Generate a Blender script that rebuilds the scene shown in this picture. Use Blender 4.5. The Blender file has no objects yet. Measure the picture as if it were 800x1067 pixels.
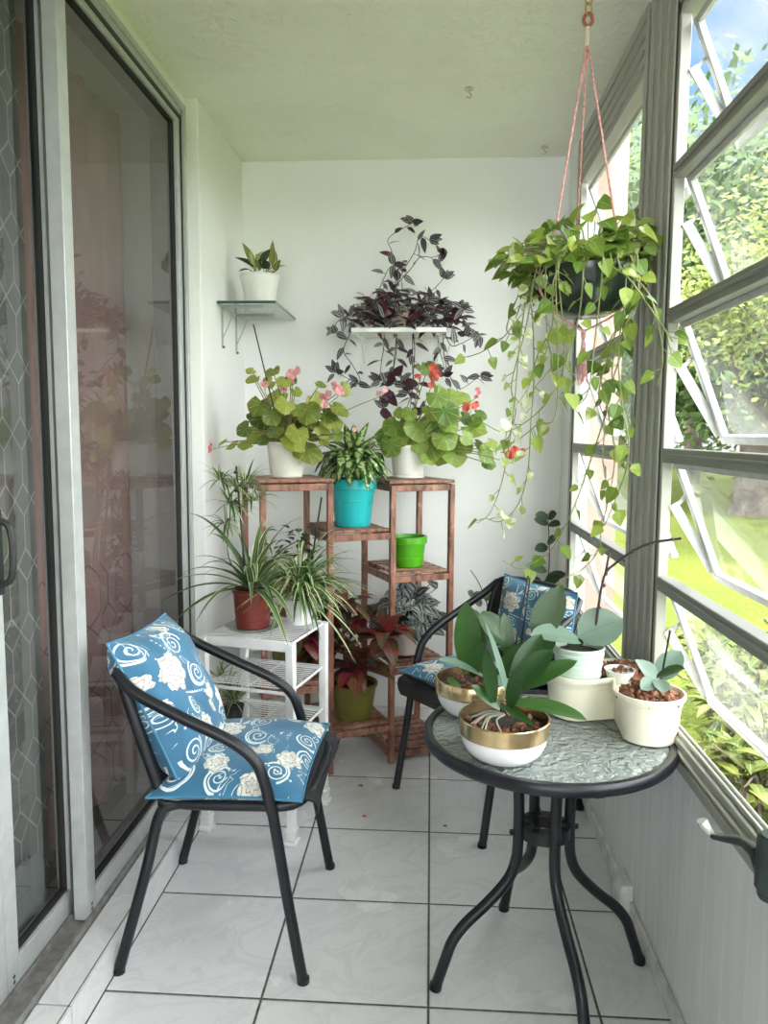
import bpy, math, random
from mathutils import Vector, Matrix
PI = math.pi
SC = 1.096                      # everything is laid out in survey units, then scaled once to metres
scene = bpy.context.scene
COL = scene.collection
def V(*a): return Vector(a)

# ------------------------------------------------------------------ camera model (for measuring positions)
F, PITCH, YAW, ROLL, EYE = 792.46, .1018, -.061, -.0062, 1.25
def cam_axes():
    cy, sy = math.cos(YAW), math.sin(YAW)
    fwd = V(sy*math.cos(PITCH), cy*math.cos(PITCH), -math.sin(PITCH))
    right = V(cy, -sy, 0); down = fwd.cross(right)
    c, s = math.cos(ROLL), math.sin(ROLL)
    return c*right+s*down, -s*right+c*down, fwd
CR, CD, CF = cam_axes()
def at(px, py, y):
    """survey position of something seen at (px, py) and standing at depth y"""
    d = CR*((px-400)/F)+CD*((py-533.5)/F)+CF
    return V(0, 0, EYE)+d*(y/d.y)

# ------------------------------------------------------------------ node helpers
class X:
    """a float socket with arithmetic"""
    def __init__(s, nt, k): s.nt, s.k = nt, k
    def _m(s, op, *o, clamp=False):
        n = s.nt.nodes.new('ShaderNodeMath'); n.operation = op; n.use_clamp = clamp
        for i, q in enumerate((s,)+o):
            if isinstance(q, X): s.nt.links.new(q.k, n.inputs[i])
            else: n.inputs[i].default_value = q
        return X(s.nt, n.outputs[0])
    def __add__(s, o): return s._m('ADD', o)
    def __sub__(s, o): return s._m('SUBTRACT', o)
    def __mul__(s, o): return s._m('MULTIPLY', o)
    def __truediv__(s, o): return s._m('DIVIDE', o)
    __radd__ = __add__; __rmul__ = __mul__
    def __rsub__(s, o): return (s*-1.0)+o
    def fr(s): return s._m('FRACT')
    def ab(s): return s._m('ABSOLUTE')
    def sin(s): return s._m('SINE')
    def cos(s): return s._m('COSINE')
    def sqrt(s): return s._m('SQRT')
    def lt(s, o): return s._m('LESS_THAN', o)
    def gt(s, o): return s._m('GREATER_THAN', o)
    def mx(s, o): return s._m('MAXIMUM', o)
    def mn(s, o): return s._m('MINIMUM', o)
    def pw(s, o): return s._m('POWER', o)
    def atan2(s, o): return s._m('ARCTAN2', o)
    def ramp(s, a, b):
        n = s.nt.nodes.new('ShaderNodeMapRange'); n.interpolation_type = 'SMOOTHSTEP'
        s.nt.links.new(s.k, n.inputs['Value'])
        n.inputs['From Min'].default_value = a; n.inputs['From Max'].default_value = b
        return X(s.nt, n.outputs[0])

class MT:
    """one procedural material"""
    def __init__(s, name):
        s.m = bpy.data.materials.new(name); s.m.use_nodes = True
        s.nt = s.m.node_tree; s.b = s.nt.nodes['Principled BSDF']; s.out = s.nt.nodes['Material Output']
    def n(s, t, **kw):
        q = s.nt.nodes.new(t)
        for k, v in kw.items(): setattr(q, k, v)
        return q
    def link(s, a, b): s.nt.links.new(a.k if isinstance(a, X) else a, b)
    def obj(s):
        """object coordinates in survey units"""
        tc = s.n('ShaderNodeTexCoord'); v = s.n('ShaderNodeVectorMath', operation='SCALE')
        s.link(tc.outputs['Object'], v.inputs[0]); v.inputs['Scale'].default_value = 1/SC
        return v.outputs[0]
    def uv(s, layer='UVMap'):
        q = s.n('ShaderNodeUVMap'); q.uv_map = layer; return q.outputs[0]
    def sep(s, vec):
        q = s.n('ShaderNodeSeparateXYZ'); s.link(vec, q.inputs[0])
        return X(s.nt, q.outputs[0]), X(s.nt, q.outputs[1]), X(s.nt, q.outputs[2])
    def noise(s, vec, scale, detail=3, rough=.5, dist=0):
        q = s.n('ShaderNodeTexNoise'); s.link(vec, q.inputs['Vector'])
        q.inputs['Scale'].default_value = scale; q.inputs['Detail'].default_value = detail
        q.inputs['Roughness'].default_value = rough; q.inputs['Distortion'].default_value = dist
        return X(s.nt, q.outputs['Fac'])
    def vor(s, vec, scale, feature='F1', out='Distance'):
        q = s.n('ShaderNodeTexVoronoi', feature=feature); s.link(vec, q.inputs['Vector']); q.inputs['Scale'].default_value = scale
        return X(s.nt, q.outputs[out])
    def stretch(s, vec, sx, sy, sz):
        q = s.n('ShaderNodeVectorMath', operation='MULTIPLY'); s.link(vec, q.inputs[0]); q.inputs[1].default_value = (sx, sy, sz)
        return q.outputs[0]
    def rgb(s, c):
        q = s.n('ShaderNodeRGB'); q.outputs[0].default_value = (*c, 1); return q.outputs[0]
    def mix(s, fac, a, b):
        q = s.n('ShaderNodeMix', data_type='RGBA')
        if isinstance(fac, X): s.link(fac, q.inputs[0])
        else: q.inputs[0].default_value = fac
        for c, i in ((a, 6), (b, 7)):
            if isinstance(c, tuple): q.inputs[i].default_value = (*c, 1)
            else: s.link(c, q.inputs[i])
        return q.outputs[2]
    def col(s, c):
        if isinstance(c, tuple): s.b.inputs['Base Color'].default_value = (*c, 1)
        else: s.link(c, s.b.inputs['Base Color'])
        return s
    def set(s, **kw):
        for k, v in kw.items():
            i = s.b.inputs[k.replace('_', ' ')]
            if isinstance(v, X): s.link(v, i)
            else: i.default_value = v
        return s
    def bump(s, h, strength=.3, dist=.01):
        q = s.n('ShaderNodeBump'); s.link(h, q.inputs['Height'])
        q.inputs['Strength'].default_value = strength; q.inputs['Distance'].default_value = dist
        s.link(q.outputs[0], s.b.inputs['Normal']); return s
    def glow_through(s, color, amount):
        """leaf / cloth translucency"""
        t = s.n('ShaderNodeBsdfTranslucent'); mx = s.n('ShaderNodeMixShader'); mx.inputs[0].default_value = amount
        if isinstance(color, tuple): t.inputs[0].default_value = (*color, 1)
        else: s.link(color, t.inputs[0])
        s.link(s.b.outputs[0], mx.inputs[1]); s.link(t.outputs[0], mx.inputs[2]); s.link(mx.outputs[0], s.out.inputs[0])
        return s

def plain(name, c, rough=.5, metal=0., var=.06, scale=14, bump=0., bscale=60, coat=0., spec=.5):
    t = MT(name); o = t.obj(); f = t.noise(o, scale, 4)
    lo = tuple(max(0, q*(1-var)) for q in c); hi = tuple(min(1, q*(1+var)) for q in c)
    t.col(t.mix(f.ramp(.3, .7), lo, hi)); t.set(Roughness=rough, Metallic=metal, Coat_Weight=coat, Specular_IOR_Level=spec)
    if bump: t.bump(t.noise(o, bscale, 3), bump, .004)
    return t.m

def thin_glass(name, tint, haze, haze_col, refl, smear=6., rough=.02):
    t = MT(name); o = t.obj()
    tr = t.n('ShaderNodeBsdfTransparent'); tr.inputs[0].default_value = (*tint, 1)
    df = t.n('ShaderNodeBsdfTranslucent'); df.inputs[0].default_value = (*haze_col, 1)
    d2 = t.n('ShaderNodeBsdfDiffuse'); d2.inputs[0].default_value = (*haze_col, 1)
    dd = t.n('ShaderNodeMixShader'); dd.inputs[0].default_value = .5
    t.link(df.outputs[0], dd.inputs[1]); t.link(d2.outputs[0], dd.inputs[2])
    gl = t.n('ShaderNodeBsdfGlossy'); gl.inputs['Roughness'].default_value = rough; gl.inputs[0].default_value = (.95, .97, .97, 1)
    m1 = t.n('ShaderNodeMixShader'); m2 = t.n('ShaderNodeMixShader')
    f = t.noise(o, smear, 4, .65, .6).ramp(.3, .8)*haze+haze*.6
    t.link(f, m1.inputs[0]); t.link(tr.outputs[0], m1.inputs[1]); t.link(dd.outputs[0], m1.inputs[2])
    lw = t.n('ShaderNodeLayerWeight'); lw.inputs[0].default_value = .35
    fr = X(t.nt, lw.outputs['Fresnel'])*refl[1]+refl[0]
    t.link(fr._m('MINIMUM', .95), m2.inputs[0]); t.link(m1.outputs[0], m2.inputs[1]); t.link(gl.outputs[0], m2.inputs[2])
    t.link(m2.outputs[0], t.out.inputs[0]); t.nt.nodes.remove(t.b)
    return t.m

# ------------------------------------------------------------------ mesh builder
def catmull(pts, k=6):
    pts = [Vector(p) for p in pts]
    if len(pts) < 3: return pts
    q = [pts[0]*2-pts[1]]+pts+[pts[-1]*2-pts[-2]]; out = []
    for i in range(1, len(q)-2):
        a, b, c, d = q[i-1:i+3]
        for j in range(k):
            t = j/k
            out.append(.5*((2*b)+(c-a)*t+(2*a-5*b+4*c-d)*t*t+(3*b-a-3*c+d)*t**3))
    out.append(pts[-1]); return out

PROFILE = {
    'lance': lambda v: max(0, math.sin(PI*min(1, v**.8)))**.85,
    'ovate': lambda v: max(0, math.sin(PI*v**.68))**.85,
    'heart': lambda v: max(0, math.sin(PI*v**.5))**.8,
    'strap': lambda v: min(1, .55+v*4)*(1-v**2.4),
    'orchid': lambda v: max(0, math.sin(PI*(.07+.93*v)**1.05))**.6,
    'oval': lambda v: max(0, math.sin(PI*v))**.6,
}
class MB:
    def __init__(s): s.v, s.f, s.uv, s.r, s.sm = [], [], [], [], []
    def add(s, vs, fs, uvs=None, r=0., sm=True):
        b = len(s.v); s.v += [Vector(p) for p in vs]
        for f in fs:
            s.f.append([b+i for i in f]); s.r.append(r); s.sm.append(sm)
            s.uv.append([uvs[i] for i in f] if uvs else [(0, 0)]*len(f))
        return s
    def box(s, c, d, rot=0., tilt=None):
        M = tilt if tilt is not None else Matrix.Rotation(rot, 3, 'Z'); c = Vector(c)
        vs = [c+M @ V(x*d[0]/2, y*d[1]/2, z*d[2]/2) for x in (-1, 1) for y in (-1, 1) for z in (-1, 1)]
        return s.add(vs, [(0, 1, 3, 2), (4, 6, 7, 5), (0, 4, 5, 1), (2, 3, 7, 6), (0, 2, 6, 4), (1, 5, 7, 3)], sm=False)
    def bx(s, x0, x1, y0, y1, z0, z1): return s.box(((x0+x1)/2, (y0+y1)/2, (z0+z1)/2), (x1-x0, y1-y0, z1-z0))
    def bar(s, a, b, w, h, up=V(0, 0, 1)):
        a, b = Vector(a), Vector(b); t = (b-a).normalized()
        sd = t.cross(up); sd = sd.normalized() if sd.length > 1e-4 else V(1, 0, 0)
        u = sd.cross(t); M = Matrix((t, sd, u)).transposed()
        return s.box((a+b)/2, ((b-a).length, w, h), tilt=M)
    def tube(s, pts, rad, n=8, closed=False):
        pts = [Vector(p) for p in pts]; m = len(pts)
        R = rad if isinstance(rad, (list, tuple)) else [rad]*m
        if len(R) != m: R = [R[0]+(R[-1]-R[0])*i/(m-1) for i in range(m)]
        T = [(pts[(i+1) % m]-pts[i-1]) if closed else (pts[min(i+1, m-1)]-pts[max(i-1, 0)]) for i in range(m)]
        T = [t.normalized() if t.length > 1e-9 else V(0, 0, 1) for t in T]
        u = T[0].cross(V(0, 0, 1)); u = u.normalized() if u.length > .05 else T[0].cross(V(1, 0, 0)).normalized()
        vs, fs, uvs = [], [], []
        for i in range(m):
            u = (u-T[i]*u.dot(T[i])); u = u.normalized() if u.length > 1e-6 else T[i].orthogonal().normalized()
            w = T[i].cross(u)
            for j in range(n):
                a = 2*PI*j/n; vs.append(pts[i]+(u*math.cos(a)+w*math.sin(a))*R[i]); uvs.append((j/n, i/m))
        for i in range(m if closed else m-1):
            k = (i+1) % m
            for j in range(n): fs.append((i*n+j, i*n+(j+1) % n, k*n+(j+1) % n, k*n+j))
        if not closed: fs += [tuple(range(n))[::-1], tuple((m-1)*n+j for j in range(n))]
        return s.add(vs, fs, uvs)
    def lathe(s, prof, c=(0, 0, 0), n=36):
        c = Vector(c); vs, fs = [], []
        for r, z in prof:
            for j in range(n):
                a = 2*PI*j/n; vs.append(c+V(r*math.cos(a), r*math.sin(a), z))
        for i in range(len(prof)-1):
            for j in range(n):
                k = (j+1) % n; fs.append((i*n+j, i*n+k, (i+1)*n+k, (i+1)*n+j))
        fs += [tuple(range(n))[::-1], tuple((len(prof)-1)*n+j for j in range(n))]
        return s.add(vs, fs)
    def prism(s, outline, z0, z1):
        n = len(outline)
        return s.add([V(x, y, z0) for x, y in outline]+[V(x, y, z1) for x, y in outline],
                     [tuple(range(n))[::-1], tuple(range(n, 2*n))]+[(i, (i+1) % n, n+(i+1) % n, n+i) for i in range(n)])
    def leaf(s, base, d, L, W, kind='ovate', droop=.4, fold=.2, up=V(0, 0, 1), r=.5, seg=6, twist=0., wave=0.):
        base, t = Vector(base), Vector(d).normalized(); up = Vector(up)
        nrm = up-t*up.dot(t); nrm = nrm.normalized() if nrm.length > 1e-3 else t.orthogonal().normalized()
        if twist: nrm = Matrix.Rotation(twist, 3, t) @ nrm
        sd = t.cross(nrm); p = base.copy(); vs, uvs, fs = [], [], []
        for i in range(seg+1):
            v = i/seg; w = W/2*PROFILE[kind](v)
            tt = (t-V(0, 0, 1)*droop*v*1.6).normalized(); nn = sd.cross(tt).normalized()
            if nn.dot(nrm) < 0: nn = -nn
            for u in (-1, -.5, 0, .5, 1):
                wob = wave*W*math.sin(v*9+u*2+r*20)*abs(u)
                vs.append(p+sd*u*w+nn*(fold*abs(u)*w+wob)); uvs.append((u*.5+.5, v))
            p = p+tt*(L/seg)
        for i in range(seg):
            for j in range(4): a = i*5+j; fs.append((a, a+1, a+6, a+5))
        return s.add(vs, fs, uvs, r)
    def disc_leaf(s, c, nrm, tip, R, r=.5, cup=.15, wave=.08, n=14):
        """round, slightly lobed leaf; c = where the stalk joins"""
        c, nrm = Vector(c), Vector(nrm).normalized(); tip = Vector(tip); tip = (tip-nrm*tip.dot(nrm))
        tip = tip.normalized() if tip.length > 1e-3 else nrm.orthogonal().normalized(); sd = tip.cross(nrm)
        vs, uvs, fs = [c], [(.5, .5)], []
        for k, q in enumerate((.5, .85, 1.)):
            for j in range(n):
                a = 2*PI*j/n; rr = R*q*(1-.55*math.exp(-((abs(a-PI))/.3)**2))*(1+.07*math.cos(5*a+r*9))
                vs.append(c+tip*(rr*math.cos(a)*1.05+R*.12*q)+sd*rr*math.sin(a)+nrm*(R*cup*q*q*-.35+R*wave*q*math.sin(3*a+r*30)))
                uvs.append((.5+.5*q*math.cos(a), .5+.5*q*math.sin(a)))
        for j in range(n): fs.append((0, 1+j, 1+(j+1) % n))
        for k in range(2):
            for j in range(n):
                a, b = 1+k*n+j, 1+k*n+(j+1) % n; fs.append((a, a+n, b+n, b))
        return s.add(vs, fs, uvs, r)
    def chip(s, c, size, rg):
        M = Matrix.Rotation(rg.uniform(0, 6), 3, Vector((rg.gauss(0, 1), rg.gauss(0, 1), rg.gauss(0, 1))).normalized())
        d = V(size*rg.uniform(.7, 1.5), size*rg.uniform(.5, .9), size*rg.uniform(.4, .7)); c = Vector(c)
        vs = [c+M @ V(x*d.x*rg.uniform(.3, .6), y*d.y*rg.uniform(.3, .6), z*d.z*rg.uniform(.3, .6)) for x in (-1, 1) for y in (-1, 1) for z in (-1, 1)]
        return s.add(vs, [(0, 1, 3, 2), (4, 6, 7, 5), (0, 4, 5, 1), (2, 3, 7, 6), (0, 2, 6, 4), (1, 5, 7, 3)], None, rg.random(), False)
    def flower(s, c, nrm, R, rg, petals=5):
        c, nrm = Vector(c), Vector(nrm).normalized(); e = nrm.orthogonal().normalized(); q = rg.uniform(0, 6)
        for k in range(petals):
            d = Matrix.Rotation(q+2*PI*k/petals, 3, nrm) @ e
            s.leaf(c, d+nrm*.5, R, R*.95, 'oval', 0, -.25, nrm, rg.random(), 4)
        return s

ORIGIN = {}
def obj(name, mb, m, parent=None, sharp=40, bevel=0., label=None):
    """link a builder as one mesh object; vertices are given in survey space (or the thing's own space)"""
    root = parent
    while root is not None and root.parent is not None: root = root.parent
    o0 = ORIGIN.get(root.name, V(0, 0, 0)) if root is not None else V(0, 0, 0)
    me = bpy.data.meshes.new(name)
    me.from_pydata([p-o0 for p in mb.v], [], mb.f)
    u = me.uv_layers.new(name='UVMap'); w = me.uv_layers.new(name='rnd')
    fu, fw = [], []
    for q, r in zip(mb.uv, mb.r):
        for a in q: fu += a; fw += (r, r)
    u.data.foreach_set('uv', fu); w.data.foreach_set('uv', fw)
    me.polygons.foreach_set('use_smooth', mb.sm); me.update()
    if sharp: me.set_sharp_from_angle(angle=math.radians(sharp))
    o = bpy.data.objects.new(name, me); COL.objects.link(o)
    if m: me.materials.append(m)
    if parent is not None: o.parent = parent
    if bevel:
        b = o.modifiers.new('bevel', 'BEVEL'); b.width = bevel*SC; b.segments = 2; b.limit_method = 'ANGLE'; b.angle_limit = math.radians(50)
    if label: o['label'] = label
    return o
def tag(o, label, cat, group=None):
    o['label'] = label; o['category'] = cat
    if group: o['group'] = group
    return o
def thing(name, label, cat, loc=(0, 0, 0), group=None):
    o = bpy.data.objects.new(name, None); COL.objects.link(o); o.location = loc; o.empty_display_size = .05
    ORIGIN[o.name] = Vector(loc); return tag(o, label, cat, group)
def recentre(o):
    """move a one-mesh thing's origin to the base of its own bounds"""
    vs = [q.co for q in o.data.vertices]
    c = V(sum(q.x for q in vs)/len(vs), sum(q.y for q in vs)/len(vs), min(q.z for q in vs))
    o.data.transform(Matrix.Translation(-c)); o.location = c
    return o
def solo(name, mb, m, label, cat, group=None, **kw): return tag(recentre(obj(name, mb, m, **kw)), label, cat, group)
def struct(name, mb=None, m=None, parent=None, **kw):
    if mb is None:
        o = bpy.data.objects.new(name, None); COL.objects.link(o); ORIGIN[o.name] = V(0, 0, 0)
    else: o = obj(name, mb, m, parent, **kw)
    if parent is None: o['kind'] = 'structure'
    return o
def copy_tree(o, parent=None):
    c = o.copy(); COL.objects.link(c)
    if parent is not None: c.parent = parent
    for ch in list(o.children): copy_tree(ch, c)
    return c
# ------------------------------------------------------------------ room dimensions (survey units)
H, YB, XL, XD, YP = 2.375, 3.256, -.80, -.845, 2.65
XW, XR, YN = .549, .538, -2.2        # window plane, knee wall face, wall behind the camera
TILE, TX, TY = .3707, .0092, 1.5526
TOPZ = .59                            # bistro table top

def mat_wall(name, c, bump=.25):
    t = MT(name); o = t.obj(); f = t.noise(o, 2.2, 4).ramp(.3, .75)
    t.col(t.mix(f, tuple(q*.95 for q in c), c)); t.set(Roughness=.62)
    return t.bump(t.noise(o, 9, 5)*1.5+t.noise(o, 120, 2)*.3, bump, .006).m
M_wall = mat_wall('wall_paint', (.87, .88, .86))
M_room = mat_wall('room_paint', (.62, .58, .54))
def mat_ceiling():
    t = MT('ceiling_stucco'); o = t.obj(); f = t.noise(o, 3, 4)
    t.col(t.mix(f.ramp(.3, .7), (.84, .84, .72), (.88, .88, .77))); t.set(Roughness=.8)  # yellow-green lawn bounce is mixed into the ceiling colour
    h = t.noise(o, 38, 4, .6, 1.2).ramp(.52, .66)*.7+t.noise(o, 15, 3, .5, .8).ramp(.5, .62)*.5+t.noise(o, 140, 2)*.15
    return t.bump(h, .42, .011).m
def mat_panel():
    t = MT('painted_panelling'); o = t.obj(); x, y, z = t.sep(o)
    g = ((y/.098).fr()-.5).ab().lt(.035)
    f = t.noise(t.stretch(o, 1, 14, 1.2), 3, 4).ramp(.3, .7)
    base = t.mix(f, (.76, .77, .78), (.83, .84, .84))
    t.col(t.mix(g*.5, base, (.89, .91, .89))); t.set(Roughness=.5)
    return t.bump(g*-1.0+t.noise(o, 30, 3)*.15, .35, .004).m
def mat_tile(name, grid=True):
    t = MT(name); o = t.obj(); x, y, z = t.sep(o)
    w = t.noise(o, 2.2, 3, .5); vec = t.n('ShaderNodeVectorMath', operation='ADD')
    t.link(o, vec.inputs[0]); cmb = t.n('ShaderNodeCombineXYZ'); t.link(w, cmb.inputs[0]); t.link(w*.8, cmb.inputs[1]); t.link(cmb.outputs[0], vec.inputs[1])
    n1 = t.noise(vec.outputs[0], 5, 6, .62, .8)
    vein = (n1-.5).ab().ramp(.0, .05)
    cloud = t.noise(o, 3.5, 5, .55).ramp(.1, .9)
    tx = ((x-TX)/TILE); ty = ((y-TY)/TILE)
    idn = t.n('ShaderNodeTexWhiteNoise', noise_dimensions='2D'); c2 = t.n('ShaderNodeCombineXYZ')
    t.link(tx._m('FLOOR'), c2.inputs[0]); t.link(ty._m('FLOOR'), c2.inputs[1]); t.link(c2.outputs[0], idn.inputs['Vector'])
    c = t.mix(cloud, (.68, .68, .685), (.76, .76, .765))
    c = t.mix((1-vein)*.38, c, (.56, .56, .58))
    c = t.mix(X(t.nt, idn.outputs[0])*.12, c, (.68, .675, .68))
    if grid:
        d = (tx.fr()-.5).ab().mx((ty.fr()-.5).ab())
        g = d.gt(.5-.0028/TILE)
        speck = t.noise(o, 90, 2).ramp(.3, .7)
        c = t.mix(g, c, t.mix(speck, (.05, .045, .04), (.13, .12, .105)))
        t.bump((1-d.ramp(.5-.006/TILE, .5-.002/TILE))+t.noise(o, 14, 3)*.08, .4, .003)
        t.set(Roughness=g*.5+.23+cloud*.06)
    else: t.set(Roughness=.26)
    t.col(c); return t.m
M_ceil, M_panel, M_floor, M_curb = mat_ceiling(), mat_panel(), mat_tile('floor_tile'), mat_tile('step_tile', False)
M_grout = plain('grout', (.07, .06, .05), .9)
M_alu = plain('aluminium', (.50, .50, .47), .38, .75, .08, 30, .1, 200)
M_alu_in = plain('aged_aluminium_frame', (.40, .40, .36), .45, .12, .02, 5, 0)
M_rail = plain('aluminium_rail', (.26, .26, .245), .45, .2, .05, 12)
M_sash = plain('sash_aluminium', (.46, .47, .46), .45, .15, .1, 30)
M_gasket = plain('black_gasket', (.02, .02, .02), .6)
M_pane = thin_glass('window_glass', (.95, .965, .95), .04, (.9, .93, .92), (.02, .5), 5)
M_doorglass = thin_glass('tinted_door_glass', (.56, .56, .55), .05, (.6, .62, .6), (.09, .42), 4)
M_white = plain('white_paint', (.82, .82, .80), .45)
M_skirt = plain('scuffed_white_skirting', (.72, .72, .70), .55, 0, .16, 22, .3, 40)

# ------------------------------------------------------------------ shell
struct('floor', MB().bx(XD-.2, .62, YN, YB+.1, -.1, 0), M_floor)
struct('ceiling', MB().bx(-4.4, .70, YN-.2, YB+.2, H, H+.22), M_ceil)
struct('wall_back', MB().bx(XD-.5, .60, YB, YB+.12, 0, H), M_wall)
struct('baseboard_back', MB().bx(XL+.01, XR-.01, YB-.012, YB, 0, .055), M_skirt, bevel=.003)
struct('wall_left', MB().bx(XD-.25, XL, YP, YB, 0, H), M_wall, bevel=.004)          # solid pier beyond the door
D0, D1, DTOP = -1.6, 2.48, 2.27       # door opening
mb = MB().bx(XD-.25, XD, D1, YP, 0, H).bx(XD-.25, XD, YN, D1, DTOP, H).bx(XD-.25, XD, YN, D0, 0, H)
struct('wall_left_doorway', mb, M_wall)
struct('wall_front', MB().bx(-.9, .62, YN-.1, YN, 0, .56).bx(-.9, .62, YN-.1, YN, 2.31, H).bx(-.9, -.80, YN-.1, YN, .56, 2.31).bx(.54, .62, YN-.1, YN, .56, 2.31), M_wall)
w5 = struct('added_light_window'); mb = MB()  # opening and window behind the camera, added to let in frontal light
for x_ in (-.80, -.36, .08, .51): mb.bx(x_, x_+.03, YN-.07, YN-.03, .56, 2.31)
for z_ in (.56, 1.12, 1.70, 2.28): mb.bx(-.80, .54, YN-.065, YN-.035, z_, z_+.03)
obj('window_frame', mb, M_alu_in, w5)
obj('pane', MB().add([V(-.80, YN-.05, .56), V(.54, YN-.05, .56), V(.54, YN-.05, 2.31), V(-.80, YN-.05, 2.31)], [(0, 1, 2, 3)], sm=False), M_pane, w5)
WIN = [(2.055, 2.945), (.80, 1.825), (-.45, .57), (-1.75, -.68)]
ZS, ZT = .561, 2.315
mb = MB().bx(XR, .572, YN, YB, 0, ZS)
struct('wall_right', mb, M_panel)
mb = MB().bx(XW, .60, WIN[0][1], YB, ZS, H).bx(XW, .62, YN, WIN[0][1], ZT, H)
for a, b in ((WIN[1][1], WIN[0][0]), (WIN[2][1], WIN[1][0]), (WIN[3][1], WIN[2][0]), (YN, WIN[3][0])):
    mb.bx(XW+.004, .562, a, b, ZS, ZT)
struct('wall_right_upper', mb, M_wall)
mb = MB().bx(XR-.010, XR, YN, 1.90, 0, .05).bx(XR-.010, XR, 1.99, YB, 0, .05)
struct('baseboard_right', mb, M_skirt, bevel=.004)
struct('trim_1', MB().bx(XR-.032, XR, 1.90, 1.99, 0, .085).bx(XR-.036, XR, 1.895, 1.93, .01, .078), M_skirt, bevel=.005)

# tiled step under the sliding door
mb = MB()
joints = [-1.6, -1.19, -.82, -.45, -.08, .29, .66, 1.03, 1.40, 1.772, 2.144, 2.478]
for a, b in zip(joints, joints[1:]):
    mb.bx(-.790, -.7255, a+.0025, b-.0025, .079, .086).bx(-.7236, -.7176, a+.0025, b-.0025, .002, .0850)
step = struct('trim_2', mb, M_curb)
struct('step_core', MB().bx(XD-.05, -.7240, D0, D1, 0, .078).bx(-.7258, -.7230, D0, D1, .07, .0853).bx(-.7230, -.7150, D0, D1, 0, .0012), M_grout, step)

# ------------------------------------------------------------------ awning windows
A = math.radians(21.5); SL = .293
HINGE = [2.150, 1.822, 1.507, 1.192, .894]
def window(name, y0, y1, crank=False):
    w = struct(name)
    fr = MB()
    j = .034
    fr.bx(.532, .556, y0, y0+j, ZS, ZT).bx(.532, .556, y1-j, y1, ZS, ZT)
    fr.bx(.532, .570, y0, y1, 2.165, ZT).bx(.532, .562, y0, y1, ZS, ZS+.045)
    fr.bx(.526, .534, y0-.006, y1+.006, ZT-.02, ZT+.01).bx(.526, .534, y0-.006, y1+.006, ZS-.012, ZS+.012)
    fr.bx(.526, .534, y0-.008, y0+.012, ZS, ZT).bx(.526, .534, y1-.012, y1+.008, ZS, ZT)
    for k in range(3):                                         # ribs rolled into the head and sill
        fr.bx(.526, .534, y0+j, y1-j, 2.185+.036*k, 2.195+.036*k)
    fr.bx(.524, .534, y0+j, y1-j, ZS+.020, ZS+.028).bx(.540, .546, y0, y1, ZS+.045, ZS+.056).bx(.556, .562, y0, y1, ZS+.045, ZS+.052)
    obj('window_frame', fr, M_alu_in, w, bevel=.0025)
    g = MB()
    g.bx(.530, .534, y0+.0125, y0+.018, ZS+.01, ZT-.02).bx(.530, .534, y1-.018, y1-.0125, ZS+.01, ZT-.02)
    obj('gasket', g, M_gasket, w)
    for z in (1.837, 1.522, 1.207, .909):
        obj('rail', MB().bx(.532, .566, y0+j, y1-j, z-.018, z+.015).bx(.528, .533, y0+j, y1-j, z-.004, z+.004), M_rail, w, bevel=.003)
    a0, a1 = y0+j+.004, y1-j-.004
    d = V(math.sin(A), 0, -math.cos(A)); nx = V(math.cos(A), 0, math.sin(A))
    for z in HINGE:
        p = V(.562, 0, z); sb = MB()
        def Q(y, l): return p+d*l+V(0, y, 0)
        for y in (a0+.009, a1-.009): sb.bar(Q(y, 0), Q(y, SL), .018, .016, nx)
        sb.bar(Q(a0+.003, .008), Q(a1-.003, .008), .014, .0145, nx).bar(Q(a0+.003, SL-.010), Q(a1-.003, SL-.010), .018, .0185, nx)
        sa = obj('sash', sb, M_sash, w, bevel=.002)
        q0, q1 = Q(a0+.012, .008), Q(a1-.012, SL-.01); th = nx*.002
        c = [Q(a0+.012, .008), Q(a1-.012, .008), Q(a1-.012, SL-.01), Q(a0+.012, SL-.01)]
        obj('pane', MB().add(c, [(0, 1, 2, 3)], sm=False), M_pane, sa)
        am = MB()
        for y in (a0-.001, a1+.001):
            am.bar(V(.560, y, z-.098), Q(y, SL-.022)-nx*.004, .005, .022, nx)
            am.bar(V(.560, y, z-.112), Q(y, .080), .004, .008, nx)
        obj('sash_arm', am, M_sash, w)
    return w
w1 = window('window_1', *WIN[0]); w2 = window('window_2', *WIN[1]); w3 = window('window_3', *WIN[2]); w4 = window('window_4', *WIN[3])
mp = MB().bx(.534, .56, WIN[1][1]+.006, WIN[0][0]-.006, ZS, ZT)
for yy in (1.875, 1.94, 2.0): mp.bx(.527, .536, yy, yy+.022, ZS, ZT)
struct('trim_3', mp, M_alu_in, bevel=.002)
mp = MB()
for a, b in ((WIN[2][1], WIN[1][0]), (WIN[3][1], WIN[2][0])): mp.bx(.534, .56, a, b, ZS, ZT)
struct('trim_4', mp, M_alu_in, bevel=.002)
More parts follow.
